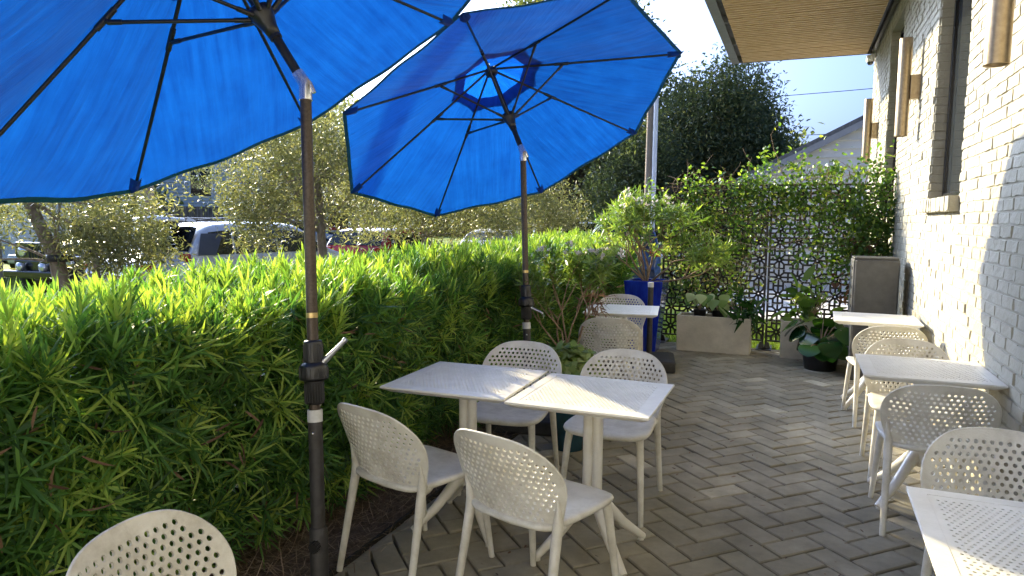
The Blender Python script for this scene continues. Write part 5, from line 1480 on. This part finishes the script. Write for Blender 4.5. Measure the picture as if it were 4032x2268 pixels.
# black off-road car with round headlights at the left edge
def offroader(loc, heading):
    o = empty('offroad_car', loc, heading, 'black open off road car with round headlights and slotted grille at the left edge', 'car', 'parked cars')
    b = MB(); b.box((1.0, 0, .98), (1.25, 1.42, .34)); b.box((.95, 0, .62), (1.6, 1.3, .40)); b.box((-.75, 0, .85), (2.2, 1.52, .62)); b.build('body', M['carblack'], o, bevel=.05, seg=3)
    b = MB(); b.box((1.64, 0, .92), (.06, 1.40, .52)); go = b.build('grille', M['carblack'], o, bevel=.025)
    b = MB()
    for k in range(7): b.box((1.672, (k - 3) * .085, .93), (.012, .036, .34))
    b.build('grille_slots', M['tyre'], go)
    for sy in (-1, 1):
        T_ = Matrix.Translation((1.67, sy * .47, .98)) @ Matrix.Rotation(PI / 2, 4, 'Y')
        b = MB(); b.lathe([(.115, -.02), (.118, .02), (.10, .03), (.09, .035), (.0, .05)], 24, M=T_); b.build('headlight', M['lens'], o)
        T_ = Matrix.Translation((1.86, sy * .33, .66)) @ Matrix.Rotation(PI / 2, 4, 'Y')
        b = MB(); b.lathe([(.0, -.08), (.085, -.06), (.09, .02), (.08, .03), (.0, .04)], 20, M=T_); b.build('fog_lamp', M['lens'], o)
        b = MB(); b.box((1.15, sy * .78, .86), (1.05, .30, .07)); b.box((1.63, sy * .78, .78), (.10, .30, .16)); b.build('fender', M['carsilver'], o, bevel=.03)
        for fx in (1.12, -1.15):
            T_ = Matrix.Translation((fx, sy * .74, .385)) @ Matrix.Rotation(PI / 2, 4, 'X'); b = MB()
            b.lathe([(.21, -.12), (.36, -.125), (.385, -.10), (.385, .10), (.36, .125), (.21, .12)], 28, M=T_); wo = b.build('wheel', M['tyre'], o)
            b = MB(); b.lathe([(.0, -.09), (.20, -.10), (.215, -.12), (.215, .12), (.20, .10), (0, .09)], 20, M=T_); b.build('rim', M['alu'], wo)
    b = MB(); b.box((1.86, 0, .50), (.14, 1.5, .16)); b.build('bumper', M['carblack'], o, bevel=.03)
    b = MB()
    for sy in (-1, 1): b.tube([(.42, sy * .66, 1.15), (.18, sy * .62, 1.74), (-1.6, sy * .62, 1.76), (-1.75, sy * .66, 1.1)], .035, 8)
    b.tube([(.18, -.62, 1.74), (.18, .62, 1.74)], .035, 8); b.build('roll_cage', M['carblack'], o)
    b = MB(); b.box((.31, 0, 1.43), (.02, 1.24, .50)); b.build('windshield', M['carglass'], o)
    b = MB(); b.box((-.75, 0, 1.785), (1.9, 1.34, .04)); b.build('soft_top', M['tyre'], o, bevel=.015)
    return o
offroader((-15.3, 11.75, GZ), R(-86))

# ------------------------------------------------------------------ things in the distance
# timber utility poles
def tpole(loc, h, label, conduit=False, r_=.16):
    o = empty('utility_pole', loc, 0, label, 'utility pole', 'timber utility poles')
    b = MB(); b.tube([(0, 0, 0), (0.02, 0, h * .5), (.03, 0, h)], [r_, r_ * .9, r_ * .75], 16); b.build('shaft', M['wood'], o)
    if conduit:
        b = MB(); b.tube([(.19, -.12, .0), (.20, -.12, h * .93)], .062, 12); b.tube([(.20, -.12, h * .33), (.2, -.12, h * .34)], .075, 12); b.build('conduit', M['whitepaint'], o)
    return o
tpole((-3.95, 19.65, GZ), 5.6, 'timber utility pole with a white conduit, behind the oleander and screens', True, .115)
tpole((-12.2, 10.3, GZ), 8.5, 'timber utility pole at the left, partly hidden by the near umbrella', False, .17)
o = empty('round_bin', (-11.5, 10.0, GZ), 0, 'dark bin with a white round lid at the foot of the left timber pole', 'bin')
b = MB(); b.lathe([(0, 0), (.30, 0), (.36, 1.62), (.36, 1.66), (0, 1.66)], 28); b.build('drum', M['carblack'], o)
b = MB(); b.lathe([(.0, 1.66), (.45, 1.67), (.47, 1.69), (.45, 1.73), (.0, 1.79)], 30); b.build('lid', M['whitepaint'], o)
# power lines beyond the canopy
for k, (z0, z1, lab) in enumerate([(10.7, 12.4, 'highest thin power line in the sky right of the dark tree'), (8.15, 9.1, 'second power line from the top in the sky'), (7.5, 8.3, 'third power line from the top in the sky'), (7.15, 7.9, 'fourth power line from the top in the sky'), (5.55, 6.1, 'fifth power line from the top, just above the gable'), (5.0, 5.5, 'lowest power line in the sky, behind the gable')]):
    b = MB(); q = []
    for i in range(13):
        t = i / 12; q.append((-16 + 44 * t, 57 + 1.5 * k, z0 + (z1 - z0) * t - 2.0 * 4 * t * (1 - t) * .25))
    b.tube(q, .026, 5); tag(b.build('power_line', M['wire']), lab, 'power line', 'power lines in the sky')

def siding_wall(b, p0, p1, z0, z1, step=.13, t=.02, top=None):
    """lapped boards on the wall from p0 to p1; top(s) gives the height limit along the wall"""
    p0, p1 = Vector((*p0, 0)), Vector((*p1, 0)); L_ = (p1 - p0).length; d = (p1 - p0) / L_; nrm = Vector((d.y, -d.x, 0)); z = z0
    while z < z1 - .01:
        a, c_ = 0, L_; zz = min(z + step, z1)
        if top is not None:
            ss = [s for s in np.linspace(0, L_, 400) if top(s) > z + step * .5]
            if not ss: break
            a, c_ = ss[0], ss[-1]
        A, B = p0 + d * a, p0 + d * c_
        b.add([A + nrm * t + Vector((0, 0, z)), B + nrm * t + Vector((0, 0, z)), B + nrm * .004 + Vector((0, 0, zz)), A + nrm * .004 + Vector((0, 0, zz)), A + Vector((0, 0, z)), B + Vector((0, 0, z))], [(0, 1, 2, 3), (4, 5, 1, 0)])
        z += step

def gable_house(loc, rz, w_, dep, eave, apex, label, wall, windows=(), step=.15, ov=.35):
    o = empty('house', loc, rz, label, 'house'); b = MB()
    top = lambda s: eave + (apex - eave) * (1 - abs(s - w_ / 2) / (w_ / 2))
    siding_wall(b, (-w_ / 2, -dep / 2), (w_ / 2, -dep / 2), 0, apex, step, .08, top)
    siding_wall(b, (w_ / 2, -dep / 2), (w_ / 2, dep / 2), 0, eave, step, .025); siding_wall(b, (-w_ / 2, dep / 2), (-w_ / 2, -dep / 2), 0, eave, step, .025)
    y0, y1 = -dep / 2, dep / 2
    vs = [(-w_ / 2, y0, 0), (w_ / 2, y0, 0), (w_ / 2, y0, eave), (0, y0, apex), (-w_ / 2, y0, eave), (-w_ / 2, y1, 0), (w_ / 2, y1, 0), (w_ / 2, y1, eave), (0, y1, apex), (-w_ / 2, y1, eave)]
    b.add(vs, [(0, 1, 2, 3, 4), (9, 8, 7, 6, 5), (1, 6, 7, 2), (0, 4, 9, 5)]); b.build('wall', M[wall], o)
    rb = MB(); fb = MB()
    for sx in (-1, 1):
        d = Vector((sx * w_ / 2, 0, eave - apex)).normalized(); n_ = Vector((-d.z * sx, 0, d.x * sx)); L_ = math.hypot(w_ / 2, apex - eave) + ov
        A = Vector((0, 0, apex)); B = A + d * L_
        q = []
        for P in (A, B):
            for off in (.03, .13): q.append(P + n_ * off)
        vs = [Vector((p.x, y0 - ov, p.z)) for p in q] + [Vector((p.x, y1 + ov, p.z)) for p in q]
        rb.add(vs, [(0, 1, 3, 2), (4, 6, 7, 5), (1, 5, 7, 3), (0, 2, 6, 4), (2, 3, 7, 6)])
        f0 = [A + n_ * .028, B + n_ * .028, B + n_ * -.12, A + n_ * -.12]
        vs = [Vector((p.x, y0 - ov - .03, p.z)) for p in f0] + [Vector((p.x, y0 - ov + .03, p.z)) for p in f0]
        fb.add(vs, [(3, 2, 1, 0), (4, 5, 6, 7), (2, 3, 7, 6)])
    ro = rb.build('roof', M['roof'], o); fb.build('barge_board', M['trim'], ro)
    for (x, z, ww, hh) in windows:
        b = MB(); b.box((x, y0 - .04, z), (ww + .16, .06, hh + .16)); wo = b.build('window', M['whitepaint'], o)
        b = MB(); b.box((x, y0 - .075, z), (ww, .02, hh)); b.build('pane', M['carglass'], wo)
    return o
gable_house((2.35, 24.0, GZ), 0, 7.6, 9, 2.78, 4.72, 'pale siding house with a gable roof behind the vine beyond the white wall', 'siding', [(-1.3, 2.35, .34, .42)], .21, .22)
o = gable_house((-30.5, 27.5, GZ), R(48), 8, 8, 5.2, 7.4, 'two storey pale blue siding house at the left beyond the timber fence', 'siding2', [(1.2, 3.4, .9, 1.3)], .16)
gable_house((-29.5, 36.5, GZ), R(40), 10, 8, 3.2, 5.2, 'brown brick house behind the olive crowns at the left', 'brownwall', [(-2, 1.6, 1.2, 1.2), (2, 1.6, 1.2, 1.2)], .3)
# timber fence
def pfence(p0, p1, h, label):
    p0, p1 = Vector((*p0, GZ)), Vector((*p1, GZ)); L_ = (p1 - p0).length; an = math.atan2(p1.y - p0.y, p1.x - p0.x)
    o = empty('timber_fence', p0, an, label, 'fence')
    b = MB(); x = 0
    while x < L_:
        b.box((x + .068, random.uniform(-.004, .004), h / 2), (.132, .02, h + random.uniform(-.015, .015))); x += .138
    b.build('boards', M['fence'], o)
    x = 0
    while x <= L_ + .1:
        b = MB(); b.box((x, -.06, h / 2 + .03), (.09, .09, h + .06)); b.build('post', M['fence'], o); x += L_ / 4
    return o
pfence((-22.9, 20.1), (-21.3, 21.5), 2.15, 'grey timber board fence in front of the pale blue house')
b = MB(); b.tube([(0, 0, 0), (0, 0, 2.1)], .045, 10); o = b.build('white_post', M['whitepaint']); o.location = (-21.1, 21.5, GZ); tag(o, 'thin white post at the end of the grey timber fence', 'post')
# white box trailer at the left
o = empty('box_trailer', (-21.3, 13.2, GZ), R(30), 'plain white box trailer behind the leaning olive tree', 'trailer')
b = MB(); b.box((0, 0, 1.35), (3.4, 1.9, 1.7)); b.build('box', M['whitepaint'], o, bevel=.03)
b = MB(); b.box((0, 0, .45), (3.5, 1.5, .12)); b.tube([(1.7, 0, .45), (2.7, 0, .42)], .05, 8); b.build('chassis', M['carblack'], o)
for sy in (-1, 1):
    T_ = Matrix.Translation((0, sy * .85, .33)) @ Matrix.Rotation(PI / 2, 4, 'X'); b = MB(); b.lathe([(0, -.09), (.28, -.1), (.33, -.08), (.33, .08), (.28, .1), (0, .09)], 22, M=T_); b.build('wheel', M['tyre'], o)
for (x, y, lab) in [(-17.6, 9.6, 'short timber bollard on the lawn, leftmost of the three'), (-19.6, 11.8, 'short timber bollard on the lawn, the smallest and farthest one'), (-17.0, 12.4, 'short timber bollard on the lawn, rightmost of the three')]:
    b = MB(); b.box((0, 0, .55), (.34, .34, 1.1)); o = b.build('timber_bollard', M['wood'], bevel=.02); o.location = (x, y, GZ); tag(o, lab, 'bollard', 'timber bollards on the lawn')
